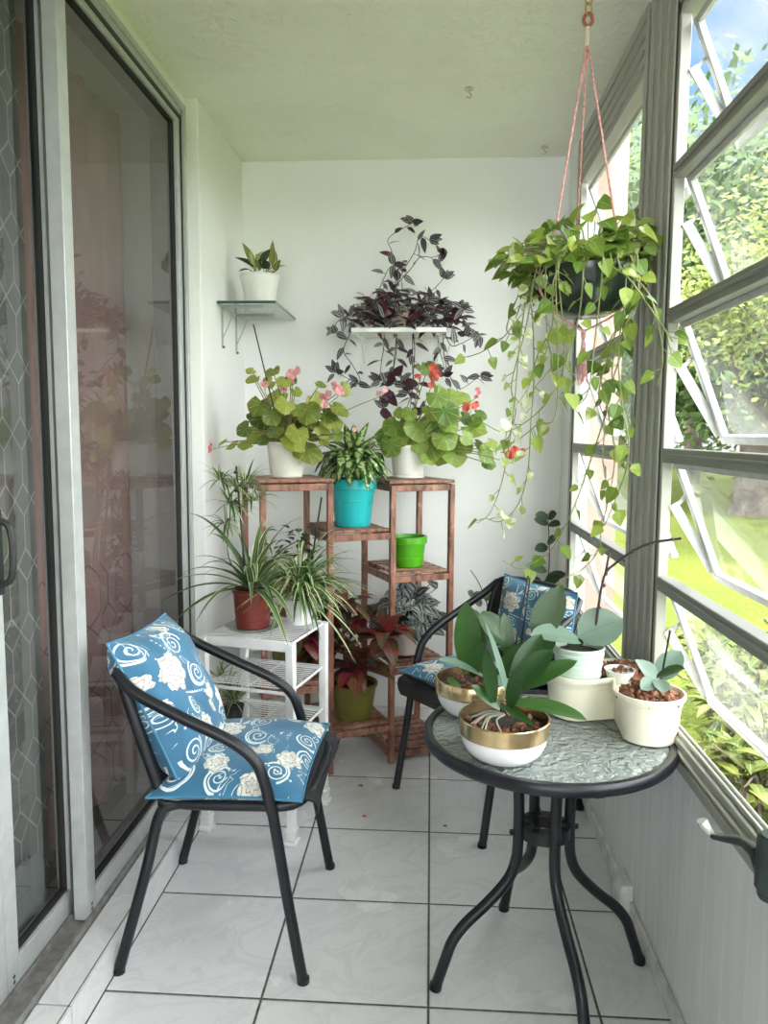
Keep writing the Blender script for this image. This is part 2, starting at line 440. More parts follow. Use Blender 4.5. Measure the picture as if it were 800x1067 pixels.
# crank that winds the near window
cr = thing('window_crank', 'dark grey crank handle winding the window, fixed at the sill', 'window crank', (.52, 1.12, .60))
M_crank = plain('dark_cast_metal', (.055, .075, .072), .35, .6)
obj('gearbox', MB().lathe([(0, 0), (.018, 0), (.020, .004), (.020, .012), (.024, .016), (.024, .088), (.018, .096), (0, .096)], (.500, 1.072, .585), 20), M_crank, cr, bevel=0)
obj('crank_arm', MB().tube(catmull([(.500, 1.110, .612), (.494, 1.150, .618), (.490, 1.175, .613), (.487, 1.235, .583), (.486, 1.292, .556)], 5), [.012, .009, .0075, .006], 10) if False else
    MB().tube([(.500, 1.085, .600), tuple(at(789, 889, 1.11)), tuple(at(775, 877, 1.16)), tuple(at(758, 874, 1.22)), tuple(at(743, 871, 1.28))], [.014, .0125, .0085, .0068, .0062], 12), M_crank, cr)
obj('crank_knob', MB().tube([tuple(at(743, 871, 1.28)), tuple(at(739, 867, 1.285)), tuple(at(732, 857, 1.29)), tuple(at(731, 855, 1.29))], [.005, .0075, .0098, .0085], 12),
    plain('worn_bare_metal', (.62, .60, .54), .3, .6), cr, label='pale worn grip')
# pull cord hanging in the far window
pc = MB().tube([(.572, 2.22, 2.14), (.572, 2.22, 2.06), (.573, 2.225, 2.03)], .0035, 6).tube([(.573, 2.225, 2.03), (.578, 2.23, 2.02), (.575, 2.225, 2.012)], .007, 6).tube([(.574, 2.225, 2.02), (.574, 2.225, 1.72)], .0016, 5)
solo('pull_cord', pc, plain('brownish_cord', (.30, .20, .19), .8), 'thin pull cord with a knot hanging behind the top pane of the back window', 'cord')

# ------------------------------------------------------------------ sliding doors
M_frame = plain('door_aluminium', (.47, .49, .48), .4, .25, .06, 30, .1, 150)
M_track = plain('dull_track_metal', (.30, .29, .28), .5, .6, .2, 40)
M_dark = plain('black_plastic', (.015, .015, .015), .5)
mb = MB().bx(-.90, -.792, D0, D1, .079, .090)
for xx in (-.895, -.842, -.797): mb.bx(xx-.004, xx+.004, D0, D1, .09, .104)
struct('trim_5', mb, M_track)
mb = MB().bx(-.90, -.80, D1-.022, D1+.012, .09, DTOP).bx(-.90, -.80, D0, D1+.012, DTOP-.03, DTOP+.012).bx(-.81, -.792, D1-.006, D1+.012, .09, DTOP+.012).bx(-.81, -.792, D0, D1, DTOP-.006, DTOP+.012)
tr6 = struct('trim_6', mb, M_frame, bevel=.002)
obj('gasket', MB().bx(-.808, -.796, D1-.030, D1-.022, .10, DTOP-.03).bx(-.808, -.796, D0, D1-.03, DTOP-.042, DTOP-.03), M_gasket, tr6)
def panel(name, x, y0, y1, handle):
    w = struct(name); z0, z1 = .094, DTOP-.028; h = .017
    f = MB().bx(x-h, x+h, y0, y0+.045, z0, z1).bx(x-h, x+h, y1-.042, y1, z0, z1).bx(x-h, x+h, y0+.045, y1-.042, z0, z0+.062).bx(x-h, x+h, y0+.045, y1-.042, z1-.03, z1)
    obj('door_frame', f, M_frame, w, bevel=.002)
    g = MB(); a, b, c, d = y0+.045, y1-.042, z0+.062, z1-.03
    for q in ((a, a+.006, c, d), (b-.006, b, c, d), (a, b, c, c+.006), (a, b, d-.006, d)): g.bx(x-.008, x+.008, *q)
    obj('gasket', g, M_gasket, w)
    obj('pane', MB().add([V(x, a, c), V(x, b, c), V(x, b, d), V(x, a, d)], [(0, 1, 2, 3)], sm=False), M_doorglass, w)
    sc = MB()
    for k in range(2):
        sc.lathe([(0, 0), (.0045, 0), (.0045, .001), (0, .001)], (0, 0, 0), 12)
    s2 = MB()
    for zz in (.112, .124):
        vs = [V(x+h+.0008, y0+.022+.0045*math.cos(q*.6283), zz+.0045*math.sin(q*.6283)) for q in range(10)]
        s2.add(vs, [tuple(range(10))], sm=False)
    obj('screw_hole', s2, M_dark, w)
    if handle:
        hb = MB().bx(x+h, x+h+.012, y0+.008, y0+.034, .93, 1.10).tube(catmull([(x+h+.01, y0+.021, .95), (x+h+.035, y0+.021, .97), (x+h+.035, y0+.021, 1.06), (x+h+.01, y0+.021, 1.08)], 5), .007, 8)
        obj('door_handle', hb, M_dark, w, bevel=.002)
    return w
panel('door_1', -.868, 1.402, 1.72, True)
panel('door_2', -.817, 1.655, D1-.018, False)
panel('door_3', -.868, .40, 1.40, False)

# the room behind the glass
mb = MB().bx(-4.4, -4.3, YN-.2, 3.4, -.1, H)
struct('wall_room', mb.bx(-4.4, XD-.25, 3.2, 3.3, 0, H).bx(-4.4, XD-.25, YN-.2, YN-.1, 0, H), M_room)
struct('floor_room', MB().bx(-4.4, XD-.2, YN-.2, 3.3, -.1, .06), plain('room_floor', (.30, .25, .21), .4))
def lattice(t, o, cw, P, oy, oz):
    """elongated hexagon lattice: uprights and crossing diagonals"""
    x, y, z = t.sep(o)
    a = (y-oy)/cw; b = (z-oz)/P
    fb = b.fr(); ua = a.fr()
    up = ((a+.5).fr()-.5).ab().lt(.026)*fb.lt(.5)
    s = (fb-.5)*2.0
    l1 = (ua-s).ab().lt(.038); l2 = (ua-(1-s)).ab().lt(.038)
    return up.mx(l1.mx(l2)*fb.gt(.5)), x, y, z
def mat_sheer():
    t = MT('patterned_sheer'); o = t.obj(); g, x, y, z = lattice(t, o, .071, .152, 1.60, .10)
    f = t.noise(o, 7, 5, .6).ramp(.35, .7)
    t.col(t.mix(g, t.mix(f, (.30, .305, .29), (.42, .42, .40)), (.86, .87, .84))); t.set(Roughness=.8); return t.m
def mat_mauve():
    t = MT('mauve_curtain'); o = t.obj(); g, x, y, z = lattice(t, o, .085, .19, 1.70, .03)
    fade = z.lt(.74)
    c = t.mix(t.noise(o, 4, 3).ramp(.3, .7), (.56, .34, .34), (.64, .42, .41))
    t.col(t.mix(g*fade*.55, c, (.05, .04, .04))); t.set(Roughness=.85); return t.m  # dark image thrown by the lattice, painted into the lower cloth colour
def drape(y0, y1, x, amp, wl, z0, z1, skew=0):
    mb = MB(); n = int((y1-y0)/.012); vs, fs = [], []
    for side in (0, 1):
        for i in range(n+1):
            yy = y0+(y1-y0)*i/n
            for z in (z0, z1): vs.append(V(x-side*.004+amp*math.sin(yy/wl*2*PI)+amp*.4*math.sin(yy/wl*3.1+1), yy, z))
    m = 2*(n+1)
    for i in range(n):
        a = 2*i; fs += [(a, a+1, a+3, a+2), (m+a, m+a+2, m+a+3, m+a+1), (a, a+2, m+a+2, m+a), (a+1, m+a+1, m+a+3, a+3)]
    fs += [(0, m, m+1, 1), (2*n, 2*n+1, m+2*n+1, m+2*n)]
    return mb.add(vs, fs)
solo('sheer_curtain', drape(.3, 1.755, -.945, .002, .4, .12, 2.24), mat_sheer(), 'grey sheer panel with a white lattice of stretched hexagons, inside the sliding door', 'curtain')
solo('mauve_curtain', drape(1.62, 2.60, -1.00, .010, .12, .12, 2.24), mat_mauve(), 'dusty mauve curtain hanging behind the wide tinted glass door', 'curtain')
rg = random.Random(5)
vs, fs = [], []
for i in range(9):
    for j in range(14):
        a = 2*PI*j/14; zz = i/8; rr = (.055+.02*math.sin(PI*zz)+.008*rg.gauss(0, 1))*(1 if i < 8 else .5)
        vs.append(V(-.915+rr*.2*math.cos(a), 1.60+rr*1.05*math.sin(a), .105+.17*zz+.006*rg.gauss(0, 1)))
for i in range(8):
    for j in range(14): k = (j+1) % 14; fs.append((i*14+j, i*14+k, i*14+14+k, i*14+14+j))
fs += [tuple(range(14))[::-1], tuple(112+j for j in range(14))]
solo('plastic_bag', MB().add(vs, fs), plain('pale_plastic_film', (.36, .42, .41), .25), 'crumpled pale plastic bag standing inside the glass at the door bottom', 'bag')

# ------------------------------------------------------------------ ceiling hooks
M_hook = plain('tarnished_hook', (.62, .60, .50), .5, .2)
for (px, py, y, lab) in ((488, 125, 2.62, 'small pale screw hook in the middle of the stucco ceiling'), (567, 160, 3.14, 'small screw hook in the ceiling by the back right corner')):
    c = at(px, py, y); x, yy = c.x, c.y
    hk = MB().lathe([(0, 0), (.016, 0), (.012, .005), (0, .005)], (x, yy, H-.005), 14).tube(catmull([(x, yy, H-.004), (x, yy, H-.014), (x+.008, yy, H-.022), (x+.001, yy, H-.030), (x-.008, yy, H-.025)], 5), .0024, 7)
    tag(recentre(obj('ceiling_hook', hk, M_hook)), lab, 'hook', 'ceiling hooks')
# ------------------------------------------------------------------ outside
GZ = -.38
def mat_lawn():
    t = MT('lawn_grass'); o = t.obj()
    a = t.noise(o, .35, 4).ramp(.35, .65); b = t.noise(o, 26, 5, .7).ramp(.3, .7)
    c = t.mix(a, (.044, .074, .009), (.082, .108, .015)); c = t.mix(b*.8, c, (.13, .145, .03))
    t.col(c); t.set(Roughness=.95, Specular_IOR_Level=.1); return t.bump(t.noise(o, 40, 4), .8, .05).m
struct('lawn', MB().bx(1.30, 90, -40, 90, GZ-.3, GZ).bx(.62, 1.30, 2.9, 90, GZ-.3, GZ), mat_lawn())
struct('bounce_strip_outside', MB().bx(.60, 1.30, -12, 2.9, GZ-.3, GZ), plain('pale_bounce_strip', (.50, .48, .44), .9, 0, .12, 8))  # unseen pale strip, added to bounce daylight up to the ceiling
struct('wall_outside', MB().bx(.60, .795, 3.30, 3.52, GZ, 3.0), plain('peach_stucco', (.26, .185, .15), .9, 0, .05, 6, .3, 60))
struct('wall_outside_base', MB().bx(.574, .60, YN-2, 3.3, GZ, ZS-.03), plain('house_stucco', (.45, .44, .40), .9))

def leafmat(name, c1, c2, c3=None, pat=None, rough=.45, trans=.25, vein=(.5, .6, .25), veinw=.02, spec=.5, ribs=.25):
    """c1..c2 vary from leaf to leaf, pat(t, u, v, r, noise) returns a mask towards c3"""
    t = MT(name); u, v, _ = t.sep(t.uv()); r, _, _ = t.sep(t.uv('rnd')); o = t.obj()
    nz = t.noise(o, 60, 3)
    c = t.mix((r*.75+nz*.35).ramp(.1, .95), c1, c2)
    if pat: c = t.mix(pat(t, u, v, r, o), c, c3)
    if vein: c = t.mix((u-.5).ab().lt(veinw)*.7, c, vein)
    t.col(c); t.set(Roughness=rough, Specular_IOR_Level=spec)
    t.bump(((v*9+(u-.5).ab()*6)*6.28).sin()*.5+(u-.5).ab()*3, ribs, .002)
    return t.glow_through(c, trans).m

M_bark = plain('tree_bark', (.085, .07, .055), .95, 0, .4, 3, .8, 12)
M_tree = [leafmat('tree_leaves_dark', (.026, .055, .014), (.056, .10, .022), rough=.6, vein=None, trans=.3),
          leafmat('tree_leaves_mid', (.040, .08, .014), (.09, .135, .03), rough=.6, vein=None, trans=.35),
          leafmat('tree_leaves_lime', (.10, .14, .02), (.18, .20, .045), rough=.6, vein=None, trans=.4)]
def tree(x, y, h, cr, base, tr, n, m, ls, label, seed):
    rg = random.Random(seed); t = thing('tree', label, 'tree', (x, y, GZ), 'trees beyond the lawn')
    tk = MB().tube(catmull([(x, y, GZ-.1), (x+.05*tr, y, GZ+.5), (x+.2*tr, y+.2*tr, GZ+base*.7), (x+rg.uniform(-.4, .4), y, GZ+base+.35*(h-base))], 4), [tr*1.25, tr*1.02]+[tr*(.98-.035*i) for i in range(11)], 12)
    for k in range(6):
        a = k*1.05+rg.random(); z = GZ+base*rg.uniform(.75, 1.1)
        tk.tube(catmull([(x, y, z), (x+cr*.35*math.cos(a), y+cr*.35*math.sin(a), z+(h-base)*.25), (x+cr*.7*math.cos(a), y+cr*.7*math.sin(a), z+(h-base)*.45)], 4), [tr*.4, tr*.12], 7)
    obj('trunk', tk, M_bark, t)
    lf = MB(); cl = []
    for k in range(46):
        while True:
            p = V(rg.uniform(-1, 1), rg.uniform(-1, 1), rg.uniform(-1, 1))
            if .3 < p.length < 1: break
        cl.append((V(x+p.x*cr, y+p.y*cr, GZ+base+(h-base)*(.5+.5*p.z)), cr*rg.uniform(.16, .30), rg.random()))
    for i in range(n):
        c, s, q = cl[i % 46]
        p = c+V(rg.gauss(0, 1), rg.gauss(0, 1), rg.gauss(0, .7))*s
        d = V(rg.gauss(0, 1), rg.gauss(0, 1), rg.gauss(-.2, .7)); e = d.orthogonal().normalized()*ls*.3; d = d.normalized()*ls
        lf.add([p, p+d*.5+e, p+d, p+d*.5-e], [(0, 1, 2, 3)], [(.5, 0), (1, .5), (.5, 1), (0, .5)], (q+rg.random())*.5, False)
    obj('crown', lf, m, t, sharp=0)
    return t
T = [(6.7, 16.3, 8.0, 4.4, 2.1, .42, 17000, 0, .25, 'big shade tree with a thick bare trunk standing on the lawn'),
     (9.0, 27, 11.5, 5.6, 2.6, .35, 11000, 1, .34, 'leafy tree farther behind the thick trunk'),
     (4.6, 21, 10.8, 3.6, 2.2, .25, 9000, 1, .26, 'mid green tree seen through the back window above the lawn'),
     (4.4, 9.0, 4.9, 1.5, 2.4, .10, 9000, 2, .10, 'young lime green tree with a slim trunk nearest the window'),
     (17, 21, 12.0, 5.5, 2.0, .4, 7000, 0, .45, 'dark tree standing to the side at the far edge of the lawn'),
     (17, 40, 8.0, 6.0, 1.0, .3, 5000, 2, .5, 'pale green tree on the horizon past the big trunk'),
     (8.0, 44, 7.0, 6.5, .8, .3, 5000, 1, .5, 'low broad tree on the horizon behind the lawn')]
for i, (x, y, h, cr_, b, tr, n, k, ls, lab) in enumerate(T): tree(x, y, h, cr_, b, tr, n, M_tree[k], ls, lab, i+3)

M_shrub = leafmat('shrub_leaves', (.05, .085, .012), (.13, .15, .03), (.20, .19, .06), lambda t, u, v, r, o: t.noise(o, 9, 3).ramp(.58, .72), rough=.4, trans=.35)
def shrub(x, y, h, w, n, label, seed):
    rg = random.Random(seed); t = thing('garden_shrub', label, 'shrub', (x, y, GZ), 'shrubs under the window')
    st, lf = MB(), MB()
    for k in range(16):
        a = rg.uniform(0, 6.3); q = rg.uniform(.3, 1)*w
        tip = V(x+q*math.cos(a), y+q*math.sin(a), GZ+h*rg.uniform(.7, 1.0)*(1-.35*q/w))
        pts = catmull([(x+.05*math.cos(a), y+.05*math.sin(a), GZ-.02), (x+.5*q*math.cos(a), y+.5*q*math.sin(a), GZ+h*.5), tip], 6); st.tube(pts, [.008, .003], 5)
        for j in range(n//16):
            p = rg.choice(pts[3:]); d = V(rg.gauss(0, 1), rg.gauss(0, 1), rg.gauss(.2, .5))
            lf.leaf(p+d.normalized()*.03, d, rg.uniform(.07, .13), rg.uniform(.035, .06), 'ovate', .5, .2, r=rg.random(), seg=4)
    obj('stem', st, M_bark, t); obj('foliage', lf, M_shrub, t, sharp=0)
for i, (x, y, h, w, lab) in enumerate([(1.20, 2.62, .92, .30, 'light green shrub nearest the window crank, seen through the lowest pane'), (1.40, 3.30, .90, .34, 'yellow green shrub outside, just past the small grey green orchid'),
        (1.95, 3.45, .86, .36, 'leafy shrub at the very edge of view outside the lowest pane'), (1.62, 4.15, .84, .36, 'shrub farther out on the grass beyond the cream planter'), (2.35, 4.35, .84, .38, 'loose shrub farthest out on the grass under the tilted pane')]):
    shrub(x, y, h, w, 260, lab, 40+i)

# ------------------------------------------------------------------ sky, sun, camera
w = bpy.data.worlds.new('sky'); scene.world = w; w.use_nodes = True; nt = w.node_tree
bg = nt.nodes['Background']
class WT(MT):
    def __init__(s): s.nt = nt
t = WT(); tc = t.n('ShaderNodeTexCoord'); d = tc.outputs['Generated']; x, y, z = t.sep(d)
grad = z.ramp(0., .75)
blue = t.mix(grad, (.09, .135, .19), (.040, .098, .19))
cmb = t.n('ShaderNodeCombineXYZ'); zz = z.mx(.03)+.18
t.link(x/zz, cmb.inputs[0]); t.link(y/zz, cmb.inputs[1]); t.link(z*.4, cmb.inputs[2])
cl = t.noise(cmb.outputs[0], .85, 8, .56, .3)
cm = cl.ramp(.47, .60)
cm = cm.mx(z.ramp(.40, .22)*cl.ramp(.36, .5))
c = t.mix(cm, blue, (.23, .235, .24)); c = t.mix(z.ramp(.16, .0)*.6, c, (.16, .17, .175))
c = t.mix(y.ramp(.84, .52), c, t.mix(cl.ramp(.3, .7), (1.5, 1.6, 1.75), (2.3, 2.3, 2.28)))
t.link(c, bg.inputs[0]); bg.inputs[1].default_value = SKY = 1.0
sd = bpy.data.lights.new('sun', 'SUN'); sd.energy = 2.6; sd.angle = .03; sd.color = (1, .95, .86)
so = bpy.data.objects.new('sun', sd); COL.objects.link(so)
so.rotation_euler = (-V(-.07, -.62, .78)).to_track_quat('-Z', 'Y').to_euler()
cd = bpy.data.cameras.new('camera'); co = bpy.data.objects.new('camera', cd); COL.objects.link(co); scene.camera = co
cd.sensor_fit = 'HORIZONTAL'; cd.sensor_width = 36; cd.lens = F/800*36; cd.clip_start = .02; cd.clip_end = 400
R3 = Matrix((CR, -CD, -CF)).transposed(); co.matrix_world = Matrix.Translation((0, 0, EYE)) @ R3.to_4x4()
vs_ = scene.view_settings; vs_.view_transform = 'Standard'; vs_.look = 'None'; vs_.gamma = 1; vs_.use_curve_mapping = False
vs_.exposure = 2.40
cy = scene.cycles
cy.max_bounces = 12; cy.diffuse_bounces = 7; cy.glossy_bounces = 4; cy.transmission_bounces = 6; cy.transparent_max_bounces = 24; cy.sample_clamp_indirect = 8
cy.caustics_reflective = False; cy.caustics_refractive = False
# ------------------------------------------------------------------ patio chairs
M_blackmetal = plain('black_powder_coat', (.007, .008, .012), .36, .0, .2, 40, coat=.05, spec=.4)
def mat_sling():
    t = MT('black_sling_mesh'); o = t.obj(); u, v, _ = t.sep(t.uv())
    g = ((u*210).sin()*(v*210).sin())
    t.col(t.mix(g.ramp(-.2, .6), (.006, .006, .008), (.022, .022, .026))); t.set(Roughness=.55); return t.bump(g, .5, .002).m
M_sling = mat_sling()
def sheet(path, y0f, y1f, th, n=10, sag=0.):
    """woven sling swept along a profile in x-z, with a real thickness"""
    mb = MB(); P = [Vector(p) for p in path]; m = len(P); vs, uvs, fs = [], [], []
    for side in (0, 1):
        for i, p in enumerate(P):
            t = (P[min(i+1, m-1)]-P[max(i-1, 0)]).normalized(); nn = V(-t.z, 0, t.x)
            for j in range(n+1):
                q = j/n; s_ = sag*math.sin(PI*q)
                vs.append(V(p.x, 0, p.z)-nn*(th*side+s_)+V(0, y0f(i/(m-1))*(1-q)+y1f(i/(m-1))*q, 0)); uvs.append((q, i/(m-1)))
    k = n+1; B = m*k
    for i in range(m-1):
        for j in range(n):
            a = i*k+j; fs += [(a, a+1, a+k+1, a+k), (B+a, B+a+k, B+a+k+1, B+a+1)]
    for i in range(m-1):
        a = i*k; fs += [(a, a+k, B+a+k, B+a), (a+n, B+a+n, B+a+n+k, a+n+k)]
    for j in range(n): fs += [(j, B+j, B+j+1, j+1), ((m-1)*k+j, (m-1)*k+j+1, B+(m-1)*k+j+1, B+(m-1)*k+j)]
    return mb.add(vs, fs, uvs)
def make_chair(label):
    t = thing('patio_chair', label, 'chair', (0, 0, 0), 'black patio chairs')
    r = .0128
    for s in (-1, 1):
        pts = [(.217, s*.232, 0), (.182, s*.229, .20), (.149, s*.226, .40)]
        top = catmull([(.149, s*.226, .40), (.130, s*.225, .475), (.108, s*.224, .522), (.055, s*.223, .564), (-.055, s*.222, .614), (-.165, s*.216, .668), (-.215, s*.198, .708)], 6)
        obj('leg', MB().tube([(.217, s*.232, .004), (.182, s*.229, .20), (.149, s*.226, .405)], r, 12).lathe([(0, 0), (.0145, 0), (.0145, .012), (0, .012)], (.218, s*.232, 0), 12), M_blackmetal, t)
        obj('armrest', MB().tube(top, r*1.04, 12), M_blackmetal, t)
        obj('leg', MB().tube(catmull([(-.02, s*.196, .405), (-.088, s*.205, .400), (-.118, s*.211, .372), (-.150, s*.218, .24), (-.215, s*.230, .004)], 6), r, 12).lathe([(0, 0), (.0145, 0), (.0145, .012), (0, .012)], (-.215, s*.230, 0), 12), M_blackmetal, t)
    sf = [(.225, -.12, .408), (.232, 0, .408), (.225, .12, .408), (.190, .196, .408), (.10, .206, .406), (-.08, .203, .404), (-.112, .17, .404), (-.112, -.17, .404), (-.08, -.203, .404), (.10, -.206, .406), (.190, -.196, .408)]
    ring = catmull(sf+[sf[0]], 5)[:-1]
    fr = MB().tube(ring, r, 10, True)
    for s in (-1, 1): fr.bar((.146, s*.20, .402), (.146, s*.226, .385), .012, .012)
    obj('seat_frame', fr, M_blackmetal, t)
    seat = [(-.118, 0, .425), (-.08, 0, .419), (0, 0, .414), (.10, 0, .417), (.17, 0, .424), (.215, 0, .424), (.238, 0, .416), (.247, 0, .400), (.246, 0, .378), (.240, 0, .362)]
    obj('seat', sheet(seat, lambda v: -.198+.05*max(0, v-.6), lambda v: .198-.05*max(0, v-.6), .004, 10, .006), M_sling, t)
    bk = catmull([(-.112, -.196, .405), (-.150, -.197, .52), (-.200, -.196, .680), (-.218, -.170, .718), (-.226, -.08, .728), (-.228, 0, .729), (-.226, .08, .728), (-.218, .170, .718), (-.200, .196, .680), (-.150, .197, .52), (-.112, .196, .405)], 5)
    obj('back_frame', MB().tube(bk, r, 10), M_blackmetal, t)
    back = [(-.114, 0, .415), (-.138, 0, .48), (-.160, 0, .56), (-.184, 0, .635), (-.203, 0, .685), (-.221, 0, .722)]
    obj('backrest', sheet(back, lambda v: -.194+.02*max(0, v-.75)*4, lambda v: .194-.02*max(0, v-.75)*4, .004, 10, .018), M_sling, t)
    return t

# ---- printed cushions: blue cloth with white scrolls and chrysanthemum heads
def mat_cloth(name, spirals, flowers, dots):
    t = MT(name); uv = t.uv(); u, v, _ = t.sep(uv); o = t.obj()
    wob = t.noise(uv, 14, 4, .6); m = None
    def add(m, k): return k if m is None else m.mx(k)
    fl = None; det = None
    for cx, cy, R, rot, hand in spirals:
        dx, dy = u-cx, v-cy; rr = (dx*dx+dy*dy).sqrt(); th = dy.atan2(dx*hand)/(2*PI)
        ph = (rr/(R*.46)-th+rot).fr()
        m = add(m, (ph-.5).ab().lt(.125)*rr.lt(R)*rr.gt(R*.06))
        m = add(m, (rr-R*1.12).ab().lt(.0075)*(th+rot).fr().gt(.38))
    for cx, cy, R, k in flowers:
        dx, dy = u-cx, v-cy; rr = (dx*dx+dy*dy).sqrt(); th = dy.atan2(dx)
        edge = (th*k).sin().ab()*.22+.72+(wob-.5)*.75
        f = rr.lt(edge*R); fl = add(fl, f)
        pet = ((rr/R*15+(th*k*2.).sin()*1.4+wob*5).sin()).gt(.80)*f
        det = add(det, pet)
    for (x0, y0, x1, y1, R) in dots:
        L = math.hypot(x1-x0, y1-y0); ex, ey = (x1-x0)/L, (y1-y0)/L
        a = (u-x0)*ex+(v-y0)*ey; b = (v-y0)*ex-(u-x0)*ey
        q = ((a/.028).fr()-.5)*.028
        m = add(m, (q*q+b*b).lt(R*R)*a.gt(0)*a.lt(L))
    leafy = t.noise(uv, 5.5, 2, .5, 1.5); scat = (leafy-.5).ab().lt(.012)*t.noise(uv, 3.1, 1).gt(.52)
    m = add(m, scat)
    sat = t.noise(uv, 3, 3).ramp(.3, .7)
    c = t.mix(sat, (.026, .125, .225), (.043, .180, .305))
    c = t.mix(m, c, (.70, .78, .78)); c = t.mix(fl, c, t.mix(wob.ramp(.35, .65), (.56, .55, .48), (.80, .80, .74)))
    c = t.mix(det*.8, c, (.26, .22, .17))
    t.col(c); t.set(Roughness=.48, Sheen_Weight=.2, Specular_IOR_Level=.35)
    fine = (u*900).sin()*(v*900).sin()
    return t.bump(fine*.2+t.noise(uv, 5, 3)*2.5, .35, .004).m
SPIR = [(.55, .57, .085, .1, 1), (.51, .83, .085, .5, -1), (.07, .91, .085, .2, 1), (.77, .94, .075, .7, -1), (.03, .44, .075, .3, 1), (.93, .60, .07, .9, -1),
        (.13, .13, .09, .0, -1), (.80, .16, .08, .6, 1), (.42, .09, .075, .25, 1), (.98, .40, .07, .45, 1), (.30, .40, .06, .8, -1)]
FLOW = [(.26, .67, .155, 3.5), (.64, .40, .085, 2.5), (.94, .83, .105, 3.), (.86, .32, .11, 3.5), (.36, .22, .10, 3.), (.58, .30, .06, 2.), (.60, .97, .06, 2.), (.02, .68, .07, 2.5), (.66, .05, .10, 3.)]
DOTS = [(.26, .50, .52, .44, .0085), (.30, .93, .34, .72, .0085), (.70, .22, .92, .10, .0085), (.10, .30, .28, .30, .0085)]
M_cloth = mat_cloth('blue_scroll_print', SPIR, FLOW, DOTS)
M_piping = plain('blue_piping', (.05, .20, .33), .5)

def cushion_mesh(size, hgt, corners=None, uvrot=0, pinch=.06, n=22, dent=0.):
    """a stuffed square; corners (A top-near, B top-far, C bottom-far, D bottom-near) place it in space"""
    mb = MB(); vs, uvs, fs = [], [], []
    A_, B_, C_, D_ = [Vector(c) for c in corners]
    nn = (B_-D_).cross(A_-C_).normalized()
    for side in (1, -1):
        for i in range(n+1):
            for j in range(n+1):
                u, v = j/n, i/n; x, y = 2*u-1, 2*v-1
                px = x*(1-pinch*(1-y*y)); py = y*(1-pinch*(1-x*x))
                uu, vv = px*.5+.5, py*.5+.5
                p = (A_*(1-uu)+B_*uu)*vv+(D_*(1-uu)+C_*uu)*(1-vv)
                h = ((1-x**4)*(1-y**4))
                h = max(0, h)**.62*hgt/2
                wr = 1+.10*math.sin(7*x+3*y)*math.cos(5*y-2*x)-dent*math.exp(-((x)**2+(y+.2)**2)*3)
                vs.append(p+nn*side*h*wr)
                w = (u, v)
                for _ in range(uvrot): w = (1-w[1], w[0])
                uvs.append(w)
    k = n+1; Bq = k*k
    for i in range(n):
        for j in range(n):
            a = i*k+j; fs += [(a, a+1, a+k+1, a+k), (Bq+a, Bq+a+k, Bq+a+k+1, Bq+a+1)]
    mb.add(vs, fs, uvs)
    edge = [vs[j] for j in range(k)]+[vs[i*k+n] for i in range(1, k)]+[vs[n*k+j] for j in range(n-1, -1, -1)]+[vs[i*k] for i in range(n-1, 0, -1)]
    return mb, MB().tube(edge, .0032, 6, True)
def cushion(name, label, cat, corners, hgt, group, uvrot=0, dent=0., mat_=None):
    mb, pp = cushion_mesh(1, hgt, corners, uvrot, dent=dent)
    c = sum((Vector(q) for q in corners), V(0, 0, 0))/4
    t = thing(name, label, cat, (c.x, c.y, min(p.z for p in mb.v)), group)
    obj('cover', mb, mat_ or M_cloth, t, sharp=0); obj('piping', pp, M_piping, t)
    return t

ch = make_chair('black metal patio armchair standing beside the sliding glass door, both cushions in full view')
CH1 = (-.495, 1.842, 0, 0.0)
ch.location = CH1[:3]
def chair2world(c, p):
    cs, sn = math.cos(c[3]), math.sin(c[3]); return V(c[0]+p[0]*cs-p[1]*sn, c[1]+p[0]*sn+p[1]*cs, c[2]+p[2])
ch2 = copy_tree(ch)
CH2 = (.205, 2.535, 0, math.radians(217))
ch2.location = CH2[:3]; ch2.rotation_euler = (0, 0, CH2[3])
ch2['label'] = 'black metal patio armchair in the back corner, half hidden behind the round table'
SEATC = [(-.135, -.240, .432), (-.112, .190, .446), (.222, .196, .446), (.216, -.226, .430)]
PILC = [(-.238, -.165, .715), (-.192, .165, .795), (-.075, .150, .485), (-.098, -.175, .455)]
PIL2 = [(-.225, -.185, .690), (-.215, .165, .700), (-.080, .160, .470), (-.088, -.175, .462)]
cushion('seat_cushion', 'blue scroll print seat cushion on the chair beside the sliding door', 'cushion', [chair2world(CH1, p) for p in SEATC], .085, 'seat cushions', 1)
cushion('seat_cushion', 'blue printed seat cushion on the chair behind the round table, mostly hidden', 'cushion', [chair2world(CH2, p) for p in SEATC], .085, 'seat cushions', 1)
cushion('throw_pillow', 'blue pillow with white flowers and scrolls leaning in the chair beside the sliding door', 'pillow', [at(111, 671, 1.635), at(172, 639, 1.93), at(232, 766, 1.96), at(187, 818, 1.645)], .15, 'throw pillows')
cushion('throw_pillow', 'dark blue floral pillow leaning in the back corner chair, behind the orchids', 'pillow', [at(526, 598, 2.72), at(602, 618, 2.45), at(596, 690, 2.42), at(511, 676, 2.62)], .10, 'throw pillows')

